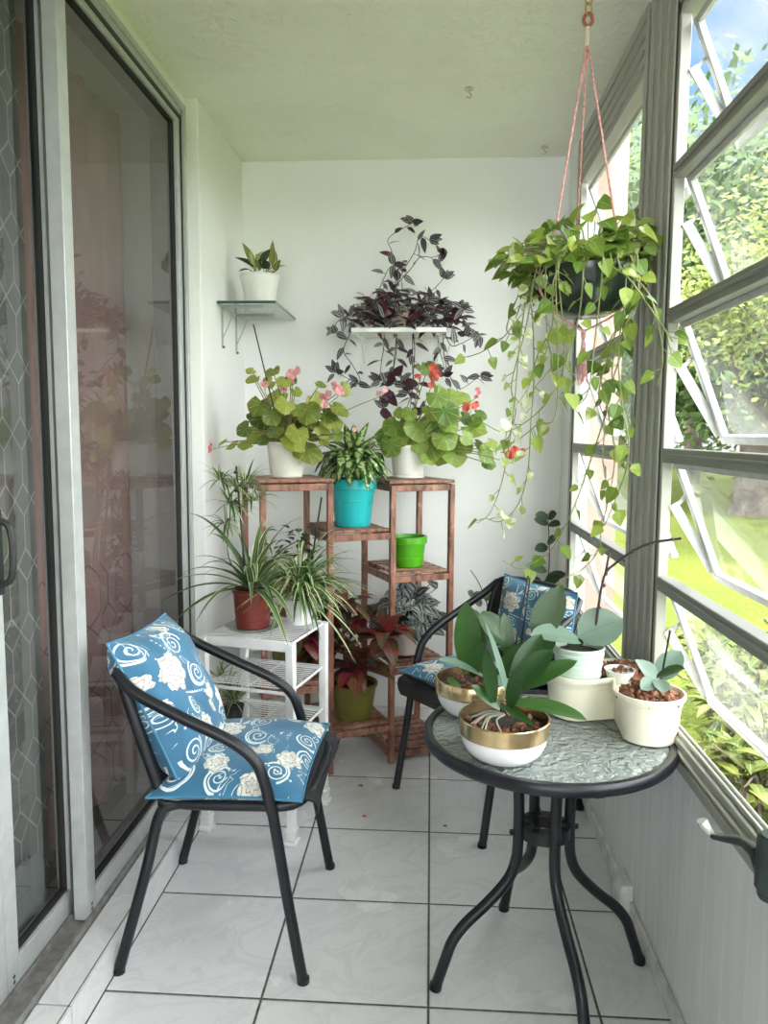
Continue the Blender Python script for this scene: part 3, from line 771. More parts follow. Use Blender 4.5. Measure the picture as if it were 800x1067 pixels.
# ------------------------------------------------------------------ bistro table
def mat_hammered():
    t = MT('pebbled_table_glass'); o = t.obj()
    h = t.noise(o, 42, 2, .5, .8)
    t.col((.36, .40, .38)); t.set(Roughness=.08, Specular_IOR_Level=1., Transmission_Weight=.25, IOR=1.5)
    return t.bump(h, .9, .02).m
TBX, TBY, TBR = .268, 1.67, .275
tb = thing('bistro_table', 'round black bistro table with a pebbled glass top and bowed legs', 'table', (TBX, TBY, 0))
obj('glass_top', MB().lathe([(0, .578), (TBR-.012, .578), (TBR-.012, .586), (0, .586)], (TBX, TBY, 0), 72), mat_hammered(), tb)
obj('rim', MB().lathe([(TBR-.020, .574), (TBR-.010, .566), (TBR-.002, .566), (TBR+.003, .572), (TBR+.003, .584), (TBR-.002, .591), (TBR-.012, .592), (TBR-.018, .588), (TBR-.020, .574)], (TBX, TBY, 0), 96), M_blackmetal, tb)
sup = MB()
ang = [math.radians(q) for q in (-76, 14, 104, 194)]
for a in ang: sup.bar((TBX, TBY, .566), (TBX+.262*math.cos(a), TBY+.262*math.sin(a), .566), .018, .014)
sup.tube([(TBX+.09*math.cos(2*PI*k/40), TBY+.09*math.sin(2*PI*k/40), .560) for k in range(40)], .007, 8, True)
obj('support_frame', sup, M_blackmetal, tb)
ft = [(.268+.265*math.cos(a+.0), 1.666+.265*math.sin(a+.0)) for a in [math.radians(q) for q in (-76, 14, 104, 194)]]
def leg_path(a):
    prof = [(.072, .562), (.066, .50), (.062, .42), (.062, .34), (.066, .29), (.084, .245), (.130, .195), (.182, .150), (.212, .112), (.228, .070), (.250, .006)]
    return catmull([(TBX+r_*math.cos(a), TBY+r_*math.sin(a), z) for r_, z in prof], 4)
for a in ang:
    obj('leg', MB().tube(leg_path(a), .0125, 12).tube([(TBX+.2485*math.cos(a), TBY+.2485*math.sin(a), .014), (TBX+.251*math.cos(a), TBY+.251*math.sin(a), .0)], .0142, 12), M_blackmetal, tb)
rg_ = MB(); n = 48; vs, fs = [], []
for z in (.346, .372):
    for rr in (.027, .058):
        for k in range(n): vs.append(V(TBX+rr*math.cos(2*PI*k/n), TBY+rr*math.sin(2*PI*k/n), z))
for k in range(n):
    j = (k+1) % n
    fs += [(k, j, n+j, n+k), (2*n+k, 3*n+k, 3*n+j, 2*n+j), (n+k, n+j, 3*n+j, 3*n+k), (k, 2*n+k, 2*n+j, j)]
rg_.add(vs, fs)
hl = MB()
for k in range(8):
    a = 2*PI*k/8+.2; c = V(TBX+.043*math.cos(a), TBY+.043*math.sin(a), .3726)
    hl.add([c+V(.0085*math.cos(q*PI/6), .0085*math.sin(q*PI/6), 0) for q in range(12)], [tuple(range(12))], sm=False)
br = obj('brace_ring', rg_, M_blackmetal, tb); obj('hole', hl, plain('hole_shadowless_black', (.002, .002, .002), .9), br)
for a in ang:
    bo = MB().lathe([(0, -.004), (.006, -.004), (.006, .004), (0, .004)], (TBX+.077*math.cos(a), TBY+.077*math.sin(a), .358), 10)
    obj('bolt', bo, M_blackmetal, tb)

# ------------------------------------------------------------------ bamboo plant stand
def mat_bamboo():
    t = MT('carbonised_bamboo'); o = t.obj(); f = t.noise(t.stretch(o, 6, 6, 1.5), 8, 5, .6)
    c = t.mix(f.ramp(.3, .62), (.09, .035, .020), (.30, .135, .085)); c = t.mix(t.noise(o, 16, 4).ramp(.56, .74)*.55, c, (.62, .42, .32))
    t.col(c); t.set(Roughness=.42); return t.bump(f, .25, .003).m
M_bam = mat_bamboo()
SA, SD, STH = .2433, .2861, .456
SX = V(math.cos(STH), math.sin(STH), 0); SY = V(-math.sin(STH), math.cos(STH), 0)
SP = V(-.1384, 2.789, 0)
def SPT(i, j, z): return SP+SX*(SA*i)+SY*(SD*j)+V(0, 0, z)
st = thing('plant_stand', 'tiered reddish bamboo plant stand with slatted shelves against the back wall', 'plant stand', tuple(SP))
R_ = Matrix.Rotation(STH, 3, 'Z')
posts = {(-2, 0): 1.075, (-1, 0): 1.075, (0, 0): 1.062, (1, 0): 1.062, (-2, 1): 1.075, (-1, 1): 1.075, (0, 1): 1.062, (1, 1): 1.062}
for (i, j), top in posts.items():
    obj('post', MB().box(SPT(i, j, top/2), (.021, .021, top), tilt=R_), M_bam, st, bevel=.002)
def stand_shelf(i, z, extra=.014):
    mb = MB(); zz = z-.022
    for j in (0, 1): mb.box(SPT(i+.5, j, zz-.006), (SA-.02, .017, .024), tilt=R_)
    for q in (0, 1): mb.box(SPT(i+q, .5, zz-.006), (.017, SD-.02, .024), tilt=R_)
    s = obj('shelf_frame', mb, M_bam, st, bevel=.002)
    sl = MB(); n = 6
    for k in range(n):
        y = (k+.5)/n*1.06-.03
        sl.box(SPT(i+.5, y, z-.006), (SA+2*extra if z > .95 else SA-.024, .034, .012), tilt=R_)
    obj('slat', sl, M_bam, s, bevel=.002)
for i, z in ((-2, 1.092), (0, 1.080), (-1, .905), (0, .738), (-2, .72), (0, .386), (-1, .172), (-2, .36), (0, .062)): stand_shelf(i, z)

# ------------------------------------------------------------------ white wire rack
RTH = math.radians(-13); RX = V(math.cos(RTH), math.sin(RTH), 0); RY = V(-math.sin(RTH), math.cos(RTH), 0); RP = V(-.695, 2.262, 0)
RW, RD, RH = .292, .272, .628
def RPT(a, b, z): return RP+RX*(RW*a)+RY*(RD*b)+V(0, 0, z)
M_rack = plain('white_plastic', (.80, .80, .80), .4); M_wire = plain('white_coated_wire', (.78, .78, .78), .35)
rk = thing('wire_rack', 'small white four shelf wire rack between the chair and the bamboo stand', 'rack', tuple(RP))
MR = Matrix.Rotation(RTH, 3, 'Z')
for a in (0, 1):
    for b in (0, 1):
        ps = MB().box(RPT(a, b, RH/2), (.026, .026, RH), tilt=MR)
        p = obj('post', ps, M_rack, rk, bevel=.003)
        obj('foot', MB().box(RPT(a, b, .045), (.036, .036, .012), tilt=MR).box(RPT(a, b, .008), (.042, .042, .016), tilt=MR).box(RPT(a, b, .025), (.033, .033, .03), tilt=MR), M_rack, p, bevel=.003)
def rack_shelf(z, top=False):
    fr = MB()
    for b in (0, 1): fr.box(RPT(.5, b, z-.012), (RW-.026, .016 if top else .006, .030 if top else .010), tilt=MR)
    for a in (0, 1): fr.box(RPT(a, .5, z-.004), (.006, RD-.02, .008), tilt=MR)
    s = obj('shelf_frame', fr, M_rack, rk, bevel=.0015)
    wr = MB(); n = 15
    for k in range(n): wr.tube([RPT(.02, (k+.5)/n, z), RPT(.98, (k+.5)/n, z)], .0021, 6)
    wr.tube([RPT(.5, .01, z-.004), RPT(.5, .99, z-.004)], .0025, 6)
    obj('wire', wr, M_wire, s)
rack_shelf(RH, True)
for z in (.482, .338, .16): rack_shelf(z)
for b in (0, 1): obj('bottom_rail', MB().box(RPT(.5, b, .19), (RW-.026, .012, .026), tilt=MR), M_rack, rk, bevel=.002)

# ------------------------------------------------------------------ wall shelves
GZ1 = 1.728
gs = thing('glass_shelf', 'small glass corner shelf on thin brackets by the sliding door wall', 'shelf', (-.70, 3.0, GZ1))
def mat_shelfglass():
    t = MT('green_edged_glass'); t.col((.72, .84, .79)); t.set(Roughness=.03, Transmission_Weight=.75, IOR=1.46, Alpha=.92); return t.m
obj('glass_panel', MB().bx(XL+.004, -.580, 2.835, YB-.004, GZ1, GZ1+.008), mat_shelfglass(), gs, bevel=.001)
obj('edge_strip', MB().bx(XL+.004, -.580, 2.831, 2.835, GZ1-.001, GZ1+.009).bx(-.580, -.577, 2.831, YB-.004, GZ1, GZ1+.008), plain('dark_glass_edge', (.035, .085, .075), .15), gs, label='dark green ground glass edge')
M_brk = plain('grey_bracket', (.40, .42, .41), .4, .4)
for y in (2.905, 3.115):
    bk = obj('bracket', MB().bx(XL, XL+.005, y-.005, y+.005, GZ1-.155, GZ1).bx(XL, XL+.16, y-.004, y+.004, GZ1-.006, GZ1).tube([(XL+.003, y, GZ1-.12), (XL+.05, y, GZ1-.02)], .002, 5), M_brk, gs)
    obj('screw', MB().lathe([(0, 0), (.004, 0), (.004, .008), (0, .008)], (XL+.007, y, GZ1-.155), 8), M_dark, bk)
SZ = 1.652
ws = thing('wall_shelf', 'narrow white board shelf on the back wall under the purple trailing plant', 'shelf', (-.13, YB, SZ))
obj('board', MB().bx(-.322, .056, 3.055, YB-.002, SZ, SZ+.018), M_white, ws, bevel=.002)
for x in (-.285, .02):
    obj('bracket', MB().bx(x-.010, x+.010, YB-.006, YB, SZ-.13, SZ).bx(x-.008, x+.008, 3.09, YB, SZ-.006, SZ).bar((x, YB-.006, SZ-.105), (x, 3.12, SZ-.008), .008, .006), M_white, ws, bevel=.001)
# ------------------------------------------------------------------ leaf and pot materials
sym = lambda u: (u-.5).ab()*2.0
M_orchid = leafmat('orchid_leaf', (.014, .050, .012), (.040, .105, .020), rough=.30, trans=.07, vein=(.02, .06, .02), veinw=.016, spec=.5, ribs=.04)
M_orchid_pale = leafmat('pale_orchid_leaf', (.12, .19, .145), (.175, .255, .195), rough=.38, trans=.08, vein=(.10, .17, .12), veinw=.014, ribs=.04)
M_pothos = leafmat('pothos_leaf', (.10, .21, .025), (.36, .46, .08), (.66, .70, .40), lambda t, u, v, r, o: t.noise(o, 24, 3).ramp(.56, .66)*r.gt(.45), rough=.35, trans=.35, vein=(.45, .55, .2))
M_pothos_var = leafmat('variegated_pothos_leaf', (.24, .38, .08), (.44, .54, .16), (.86, .88, .68), lambda t, u, v, r, o: t.noise(o, 40, 3).ramp(.46, .56), rough=.35, trans=.35, vein=(.6, .68, .4))
M_zebra = leafmat('zebrina_leaf', (.022, .020, .024), (.050, .030, .042), (.34, .36, .34), lambda t, u, v, r, o: ((sym(u)-.42).ab().lt(.17))*r.lt(.72)*.85, rough=.35, trans=.10, vein=None)
M_zebra_under = leafmat('zebrina_purple_underside', (.050, .012, .026), (.10, .022, .045), rough=.4, trans=.2, vein=None)
M_dieff = leafmat('dieffenbachia_leaf', (.018, .065, .016), (.045, .12, .024), (.52, .62, .27), lambda t, u, v, r, o: ((1-sym(u))*.8+t.noise(o, 75, 4)*2.4-1.15-(v-.5).ab()*.8).ramp(.25, .55)*(r*.5+.55), rough=.35, trans=.15, vein=(.5, .6, .3))
M_redagl = leafmat('red_aglaonema_leaf', (.018, .024, .012), (.095, .105, .034), (.19, .018, .028), lambda t, u, v, r, o: (t.noise(o, 40, 4)*1.1+(1-sym(u))*.25+(sym(u)-.7).mx(0.)*1.2-v*.25+r*.35).ramp(.62, .95), rough=.32, trans=.12, vein=(.42, .10, .10), veinw=.022)
M_pep = leafmat('striped_peperomia_leaf', (.020, .030, .026), (.040, .055, .045), (.33, .36, .35), lambda t, u, v, r, o: (((sym(u)*9.2).sin()).gt(.15))*(v.ramp(.02, .2))*.85, rough=.35, trans=.06, vein=None)
M_spider = leafmat('spider_plant_leaf', (.060, .135, .030), (.15, .24, .06), (.74, .76, .52), lambda t, u, v, r, o: sym(u).lt(.34)*r.gt(.35), rough=.4, trans=.22, vein=None)
M_spider_dk = leafmat('broad_spider_plant_leaf', (.040, .095, .026), (.085, .16, .04), (.62, .68, .40), lambda t, u, v, r, o: sym(u).gt(.72)*r.gt(.4)+sym(u).lt(.1)*.4, rough=.38, trans=.2, vein=None)
M_mixed = leafmat('yellow_green_leaf', (.16, .20, .05), (.40, .42, .12), (.62, .60, .28), lambda t, u, v, r, o: sym(u).lt(.4)*r.gt(.5), rough=.4, trans=.25, vein=(.5, .5, .25))
M_darkleaf = leafmat('dark_glossy_leaf', (.012, .026, .012), (.03, .06, .02), rough=.55, trans=.04, vein=(.02, .05, .02), ribs=.06)
def mat_begonia(name, c1, c2, edge):
    t = MT(name); u, v, _ = t.sep(t.uv()); r, _, _ = t.sep(t.uv('rnd')); o = t.obj()
    dx, dy = u-.5, v-.5; rad = (dx*dx+dy*dy).sqrt()*2.0; th = dy.atan2(dx)
    c = t.mix((r*.7+t.noise(o, 50, 3)*.4).ramp(.15, .95), c1, c2)
    c = t.mix(((th*3.5).cos().ab().lt(.10))*rad.gt(.05)*.55, c, (.62, .66, .26))
    c = t.mix((rad-.72).ramp(.0, .35)*t.noise(o, 30, 3).ramp(.40, .7)*.9, c, edge)
    t.col(c); t.set(Roughness=.42); t.bump(t.noise(o, 90, 3)+(th*3.5).cos().ab()*.8, .35, .003)
    return t.glow_through(c, .28).m
M_beg = mat_begonia('begonia_leaf', (.075, .135, .020), (.33, .39, .065), (.36, .17, .06))
M_beg2 = mat_begonia('bright_begonia_leaf', (.065, .15, .020), (.28, .40, .07), (.36, .28, .07))
def petal(name, a, b):
    t = MT(name); r, _, _ = t.sep(t.uv('rnd')); c = t.mix(r, a, b); t.col(c); t.set(Roughness=.5); return t.glow_through(c, .3).m
M_pink = petal('pink_petals', (.80, .30, .33), (.90, .52, .53)); M_red = petal('coral_red_petals', (.72, .09, .075), (.88, .28, .20)); M_rose = petal('rose_petals', (.70, .13, .18), (.84, .30, .33))
M_stem = plain('green_stem', (.17, .24, .07), .5); M_dstem = plain('dark_stem', (.045, .030, .026), .5); M_bstem = plain('brown_stem', (.19, .12, .065), .6)
M_vstem = plain('vine_stem', (.22, .25, .09), .5)
M_soil = plain('potting_soil', (.035, .024, .018), .95, 0, .5, 60, .9, 80)
M_bchip = plain('orchid_bark', (.20, .085, .045), .85, 0, .5, 30, .5, 60)
M_pot_white = plain('white_glazed_pot', (.78, .78, .73), .35, 0, .03, 10)
M_pot_offwhite = plain('aged_white_pot', (.74, .73, .66), .45, 0, .08, 10)
M_pot_terra = plain('red_brown_plastic_pot', (.165, .030, .021), .34); M_pot_turq = plain('turquoise_plastic_pot', (.010, .43, .45), .38, 0, .04)
M_pot_green = plain('bright_green_pot', (.075, .36, .008), .32, 0, .04); M_pot_olive = plain('olive_green_pot', (.125, .12, .016), .35)
M_pot_mint = plain('mint_green_pot', (.58, .71, .61), .42, 0, .03); M_pot_cream = plain('cream_plastic_planter', (.80, .76, .60), .42, 0, .03)
M_gold = plain('brushed_gold_band', (.62, .46, .25), .22, .95, .08, 40)
M_smoke = plain('dark_green_bowl', (.016, .028, .022), .18, 0, .3, 12)
M_stake = plain('black_stake', (.012, .012, .012), .5)

def pot_shape(c, rb, rt, h, rim=.006, rimh=.018, foot=0., rings=()):
    """a hollow pot: wall with thickness, rolled rim"""
    th = .005
    pr = [(0, 0), (rb-.004, 0), (rb, .003)]
    if foot: pr += [(rb+.004, .005), (rb+.004, foot), (rb, foot+.003)]
    hz = h-rimh
    for k in range(1, 7):
        z = .006+foot+(hz-.006-foot)*k/6; q = z/h
        pr.append((rb+(rt-rb)*q, z))
        for rz in rings:
            if abs(z-rz*h) < h/13: pr += [(rb+(rt-rb)*q+.0018, z+.001), (rb+(rt-rb)*q+.0018, z+.004), (rb+(rt-rb)*q, z+.005)]
    pr += [(rt+rim, hz+.002), (rt+rim, h-.002), (rt+rim-.002, h), (rt-th+.001, h), (rt-th, h-.003), (rt-th-.002, h-.024), (0, h-.026)]
    return MB().lathe(pr, c, 40)
def soil_disc(c, r, z): return MB().lathe([(0, z-.006), (r, z-.006), (r, z), (r*.6, z+.004), (0, z+.006)], c, 24)

def surface_pot(c, rb, rt, h, pm, t, rim=.006, rimh=.018, foot=0., rings=()):
    p = obj('pot', pot_shape(c, rb, rt, h, rim, rimh, foot, rings), pm, t)
    obj('soil', soil_disc(c, rt-.008, h-.014), M_soil, t); return p

# ------------------------------------------------------------------ begonias
CAMV = V(0, 0, EYE)
def begonia(label, c, rb, rt, h, pm, leaves, flowers, lm, seed, stakes=(), spread=.10, extra=14, foot=0.):
    rg = random.Random(seed); c = Vector(c); t = thing('potted_begonia', label, 'potted plant', tuple(c))
    surface_pot(c, rb, rt, h, pm, t, .002, .012, foot)
    base = c+V(0, 0, h-.012); lf, stm = MB(), MB(); pts = []
    for (px, py, rp) in leaves:
        y = c.y+rg.uniform(-spread, spread*.35); p = at(px, py, y); pts.append((p, rp/793*y))
    for k in range(extra):
        a, q = rg.uniform(0, 6.28), rg.uniform(.3, 1)
        pts.append((base+V(.12*q*math.cos(a), .03+.09*q*math.sin(a), rg.uniform(.01, .13)), rg.uniform(.018, .032)))
    for p, R in pts:
        out = (p-base); out.z *= .5; nrm = (V(0, 0, 1)*rg.uniform(.25, .9)+(CAMV-p).normalized()*rg.uniform(.5, 1.1)+out*2.2+V(rg.gauss(0, .25), rg.gauss(0, .2), rg.gauss(0, .2))).normalized()
        tip = V(out.x+rg.gauss(0, .05), out.y*.3, -.12)
        lf.disc_leaf(p, nrm, tip, R*1.38, rg.random(), rg.uniform(.05, .25))
        m = base+V(rg.uniform(-.025, .025), rg.uniform(-.02, .02), 0); q = m+(p-m)*.5+V(0, 0, .02)+nrm*-.012
        stm.tube(catmull([m, q, p-nrm*.004], 5), [.0028, .0015], 6)
    obj('foliage', lf, lm, t, sharp=0); obj('stem', stm, M_bstem, t)
    for (px, py, R, m, n, dy) in flowers:
        y = c.y-dy; p0 = at(px, py, y); fl, fs = MB(), MB()
        for k in range(n):
            p = p0+V(rg.gauss(0, R*.6), rg.gauss(0, R*.5), rg.gauss(0, R*.65)) if n > 1 else p0
            fl.flower(p, (CAMV-p).normalized()+V(rg.gauss(0, .5), 0, rg.gauss(0, .5)), 1.2*R*rg.uniform(.7, 1.0), rg, rg.choice((4, 5)))
            fs.tube([p, p0-V(0, 0, R*1.5)], .0009, 5)
        b = base+V(rg.uniform(-.02, .02), 0, 0); a = p0-V(0, 0, R*1.5)
        fs.tube(catmull([b, b*.45+a*.55+V(0, 0, .015), a], 6), [.0024, .0013], 6)
        f = obj('flower_cluster', fl, m, t, sharp=0); obj('flower_stalk', fs, M_stem, f)
    for a, b in stakes: obj('stake', MB().tube([a, b], .0026, 7), M_stake, t)
    return t
B1 = SPT(-1.5, .46, 1.092)
L1 = [(271, 421, 10), (271, 437, 10), (256, 446, 7), (298, 421, 8), (297, 438, 9), (312, 440, 8), (328, 418, 9), (320, 428, 10), (340, 432, 8), (352, 425, 9), (345, 438, 9), (305, 460, 10), (319, 469, 12),
      (275, 458, 5), (264, 456, 5), (243, 463, 6), (233, 460, 5), (257, 463, 6), (264, 394, 6), (262, 386, 4), (284, 386, 6), (296, 397, 6), (308, 407, 5), (303, 395, 5), (333, 400, 5), (358, 405, 6), (325, 455, 5),
      (337, 458, 5), (349, 452, 6), (310, 450, 9), (288, 447, 8), (283, 432, 8), (335, 447, 7), (290, 412, 8), (281, 398, 5), (310, 425, 7)]
F1 = [(305, 389, .020, M_pink, 3, .06), (276, 402, .013, M_pink, 2, .08), (297, 405, .014, M_pink, 2, .08), (340, 411, .019, M_pink, 3, .08), (352, 404, .020, M_pink, 3, .08), (214, 463, .015, M_rose, 7, .04), (397, 406, .015, M_pink, 2, .0), (369, 448, .011, M_pink, 1, .14)]
begonia('white pot of begonia with pale pink flowers on the bamboo stand by the glass shelf', B1, .058, .071, .128, M_pot_offwhite, L1, F1, M_beg, 2,
        [(at(264, 338, B1.y-.02), V(B1.x-.01, B1.y, B1.z+.10))])
B2 = SPT(.5, .46, 1.080)
L2 = [(412, 443, 10), (436, 443, 12), (427, 430, 6), (452, 443, 8), (463, 428, 11), (470, 413, 8), (481, 414, 7), (455, 412, 9), (492, 445, 10), (484, 435, 6), (462, 455, 10), (448, 463, 12), (459, 470, 10), (472, 472, 10),
      (478, 462, 10), (485, 456, 6), (446, 475, 7), (407, 463, 9), (400, 452, 7), (418, 428, 6), (441, 383, 6), (447, 378, 4), (498, 432, 6), (500, 464, 7), (505, 472, 8), (508, 482, 6), (424, 455, 9), (440, 456, 9), (512, 462, 6), (466, 442, 8), (450, 428, 8), (437, 462, 7)]
F2 = [(451, 390, .021, M_red, 5, .06), (437, 391, .013, M_red, 2, .06), (489, 425, .018, M_red, 4, .08), (496, 410, .012, M_rose, 3, .07), (534, 475, .018, M_red, 5, .16), (545, 470, .012, M_red, 2, .16)]
begonia('white pot of begonia with coral red flowers on top of the bamboo stand', B2, .058, .071, .130, M_pot_white, L2, F2, M_beg2, 9, foot=.010)

# ------------------------------------------------------------------ dieffenbachia in the turquoise pot
def crown(lf, c, n, L, W, rg, kind='lance', el=(.2, 1.3), droop=(.4, .9), fold=.15, az=(0, 6.28), seg=7, wave=.03):
    for k in range(n):
        a = az[0]+(az[1]-az[0])*((k+.5*rg.random())/n); e = rg.uniform(*el); l = L*rg.uniform(.75, 1.15)
        d = V(math.cos(a)*math.cos(e), math.sin(a)*math.cos(e), math.sin(e))
        lf.leaf(c+V(math.cos(a), math.sin(a), 0)*.006, d, l, W*rg.uniform(.8, 1.15), kind, rg.uniform(*droop), fold, r=rg.random(), seg=seg, twist=rg.gauss(0, .2), wave=wave)
rg = random.Random(11)
D = SPT(-.46, .42, .905)
t = thing('potted_dieffenbachia', 'turquoise pot of cream speckled dieffenbachia on the bamboo stand', 'potted plant', tuple(D))
surface_pot(D, .066, .088, .180, M_pot_turq, t, .004, .040, rings=(.55,))
lf, sm_ = MB(), MB()
for (dx, dy, hh) in ((0, 0, .09), (-.03, .02, .05), (.03, .01, .07), (.01, -.03, .03)):
    b = D+V(dx*.5, dy*.5, .165); tp = D+V(dx, dy, .185+hh)
    sm_.tube([b, tp], [.006, .004], 7); crown(lf, tp, 15, .130, .046, rg, el=(.05, 1.15), droop=(.7, 1.3))
for k in range(42):                                            # outer drooping skirt
    a = k*.1496+rg.uniform(-.1, .1); d = V(math.cos(a), math.sin(a), .15)
    lf.leaf(D+V(.035*math.cos(a), .035*math.sin(a), .235+rg.uniform(-.02, .05)), d, rg.uniform(.12, .165), .046, 'lance', rg.uniform(1.1, 1.6), .15, r=rg.random(), seg=7, wave=.03)
for (px, py, L_, e) in ((369, 425, .12, 1.4), (381, 437, .14, .5), (392, 447, .14, .3), (362, 447, .13, 1.0)):
    p = at(px, py, D.y-.05); lf.leaf(D+V(0, 0, .25), p-(D+V(0, 0, .25)), L_*1.2, .046, 'lance', .3, .15, r=.95, seg=7)
obj('foliage', lf, M_dieff, t, sharp=0); obj('stem', sm_, M_stem, t)
lab = MB()
for q in range(3):
    a0 = math.radians(-128+q*4); pts = []
    for k in range(9):
        a = a0+k*.022; rr = .0845-.004*q; pts.append(D+V(rr*math.cos(a), rr*math.sin(a), .112+.007*math.sin(k*1.7+q)))
    lab.tube(pts, .0012, 5)
# ------------------------------------------------------------------ green pot, peperomia, red aglaonemas
G = SPT(.5, .42, .738)
t = thing('flower_pot', 'bright green plastic pot with nothing showing above its rim, on the bamboo stand', 'flower pot', tuple(G))
surface_pot(G, .056, .068, .118, M_pot_green, t, .004, .028, rings=(.3,))
P_ = SPT(.42, .40, .386); rg = random.Random(21)
t = thing('potted_peperomia', 'cream pot of silver striped peperomia on the bamboo stand behind the corner chair', 'potted plant', tuple(P_))
surface_pot(P_, .050, .066, .110, plain('pinkish_cream_pot', (.58, .50, .44), .45), t, .003, .014)
sc = MB().lathe([(0, 0), (.055, 0), (.078, .012), (.080, .016), (.054, .006), (0, .006)], P_, 24)
obj('saucer', sc, plain('brown_saucer', (.16, .085, .06), .4), t)
lf, sm_ = MB(), MB()
for k in range(150):
    a = rg.uniform(0, 6.28); q = rg.uniform(.15, 1)**.7
    p = P_+V(.125*q*math.cos(a)+.015, .09*q*math.sin(a)-.02, .125+.15*(1-q*q*.9)*rg.uniform(.5, 1.05)-.03*q)
    d = V(math.cos(a)*q+rg.gauss(0, .3), math.sin(a)*q-.25+rg.gauss(0, .3), rg.uniform(-.6, .5))
    lf.leaf(p, d, rg.uniform(.052, .076), rg.uniform(.040, .054), 'heart', .5, .22, up=V(0, -.6, 1), r=rg.random(), seg=5)
    sm_.tube(catmull([P_+V(0, 0, .10), (P_+p)*.5+V(0, 0, .07), p], 4), [.002, .0012], 5)
for (px, py) in ((451, 605), (456, 612)):
    p = at(px, py, P_.y-.02); lf.leaf(p, V(-.6, -.2, .5), .05, .034, 'heart', .3, .2, up=V(0, -.8, .6), r=.3, seg=5); sm_.tube(catmull([P_+V(0, 0, .12), (P_+p)*.5+V(0, 0, .08), p], 4), .0015, 5)
obj('foliage', lf, M_pep, t, sharp=0); obj('stem', sm_, M_dstem, t)
def aglaonema(label, c, rb, rt, h, crowns, seed, n=9):
    rg = random.Random(seed); t = thing('potted_aglaonema', label, 'potted plant', tuple(c))
    surface_pot(c, rb, rt, h, M_pot_olive, t, .003, .014)
    lf, sm_ = MB(), MB()
    for p, L, W, kk in crowns:
        b = c+V(rg.uniform(-.03, .03), rg.uniform(-.03, .03), h-.012)
        sm_.tube(catmull([b, (b+p)*.5+V(0, 0, .02), p], 5), [.0065, .0045], 8)
        crown(lf, p, kk, L, W, rg, 'ovate', (-.25, 1.2), (.5, 1.2), .12, wave=.03)
    obj('foliage', lf, M_redagl, t, sharp=0); obj('stem', sm_, plain('pinkish_stem', (.30, .09, .085), .5), t); return t
AG = SPT(-.48, .34, .172)
aglaonema('red and green aglaonema in an olive pot low on the bamboo stand', AG, .068, .090, .135,
          [(at(357, 632, AG.y), .155, .062, 18), (at(400, 664, AG.y-.06), .15, .060, 19), (at(340, 680, AG.y-.05), .15, .062, 18), (at(370, 698, AG.y-.08), .15, .062, 20), (at(382, 645, AG.y+.05), .14, .058, 14), (at(352, 655, AG.y), .14, .058, 14)], 31)
AG2 = SPT(-1.5, .42, .36)
aglaonema('dark red aglaonema in an olive pot, seen through the white wire rack', AG2, .05, .065, .11, [(AG2+V(.03, -.02, .19), .15, .07, 12), (AG2+V(-.05, .02, .17), .14, .07, 11), (AG2+V(.07, .0, .14), .14, .07, 10)], 33)
AF = SPT(-1.45, .45, .72); rg = random.Random(8)
t = thing('potted_foliage_plant', 'small dark leafy plant on the bamboo stand half hidden behind the spider plants', 'potted plant', tuple(AF))
surface_pot(AF, .04, .055, .09, M_pot_offwhite, t)
lf = MB()
for k in range(40):
    a = rg.uniform(0, 6.28); p = AF+V(.08*math.cos(a)*rg.random()+.03, .06*math.sin(a)*rg.random(), .09+.09*rg.random()); lf.leaf(p, V(math.cos(a), math.sin(a)-.3, rg.uniform(-.5, .5)), .045, .026, 'ovate', .5, .2, r=rg.random(), seg=4)
obj('foliage', lf, M_darkleaf, t, sharp=0)

# ------------------------------------------------------------------ spider plants on the rack
def spider(lf, c, n, L, W, rg, el=(.1, 1.35), droop=(.5, 1.1), az=(0, 6.28), kind='strap'):
    for k in range(n):
        a = rg.uniform(*az); e = rg.uniform(*el); l = rg.uniform(*L)
        d = V(math.cos(a)*math.cos(e), math.sin(a)*math.cos(e), math.sin(e))
        lf.leaf(c+V(math.cos(a), math.sin(a), 0)*.008, d, l, W*rg.uniform(.75, 1.2), kind, rg.uniform(*droop), .35, r=rg.random(), seg=11)
rg = random.Random(4)
S1 = V(-.560, 2.345, RH+.010)
sd_ = MB().lathe([(0, 0), (.060, 0), (.085, .010), (.088, .014), (.060, .005), (0, .005)], (S1.x, S1.y, RH+.003), 40)
M_clear = thin_glass('clear_saucer_plastic', (.82, .86, .84), .2, (.8, .84, .82), (.06, .5))
solo('plant_saucer', sd_, M_clear, 'clear plastic saucer under the red brown pot on the wire rack', 'saucer')
t = thing('potted_spider_plant', 'red brown pot of broad leaved spider plant on top of the white rack', 'potted plant', tuple(S1))
surface_pot(S1, .052, .062, .125, M_pot_terra, t, .003, .012, rings=(.18,))
lf = MB(); c0 = S1+V(.0, 0, .115)
for (px, py, dy) in ((178, 640, -.12), (205, 533, .05), (212, 578, -.08), (196, 660, -.15), (300, 541, 0), (288, 560, -.1), (293, 690, -.22), (299, 660, -.2), (186, 612, -.05), (225, 555, .08), (270, 548, .05), (318, 560, .05), (200, 596, -.1), (283, 640, -.2)):
    p = at(px, py, S1.y+dy*1.3); v = p-c0; L = v.length; up_ = V(0, 0, L*.55+.08)
    lf.leaf(c0+V(0, 0, .0), v.normalized()*1.0+V(0, 0, .62), L*1.2, .027, 'strap', .62, .3, r=rg.random(), seg=12)
spider(lf, c0, 26, (.15, .29), .023, rg, (.5, 1.4))
obj('foliage', lf, M_spider_dk, t, sharp=0)
stk = MB().tube([(S1.x-.02, S1.y+.01, S1.z+.10), at(246, 486, S1.y+.02)], .0032, 7)
for yy in (492, 500, 511, 523): stk.lathe([(0, -.006), (.007, -.004), (.007, .004), (0, .006)], at(246, yy, S1.y+.02), 8)
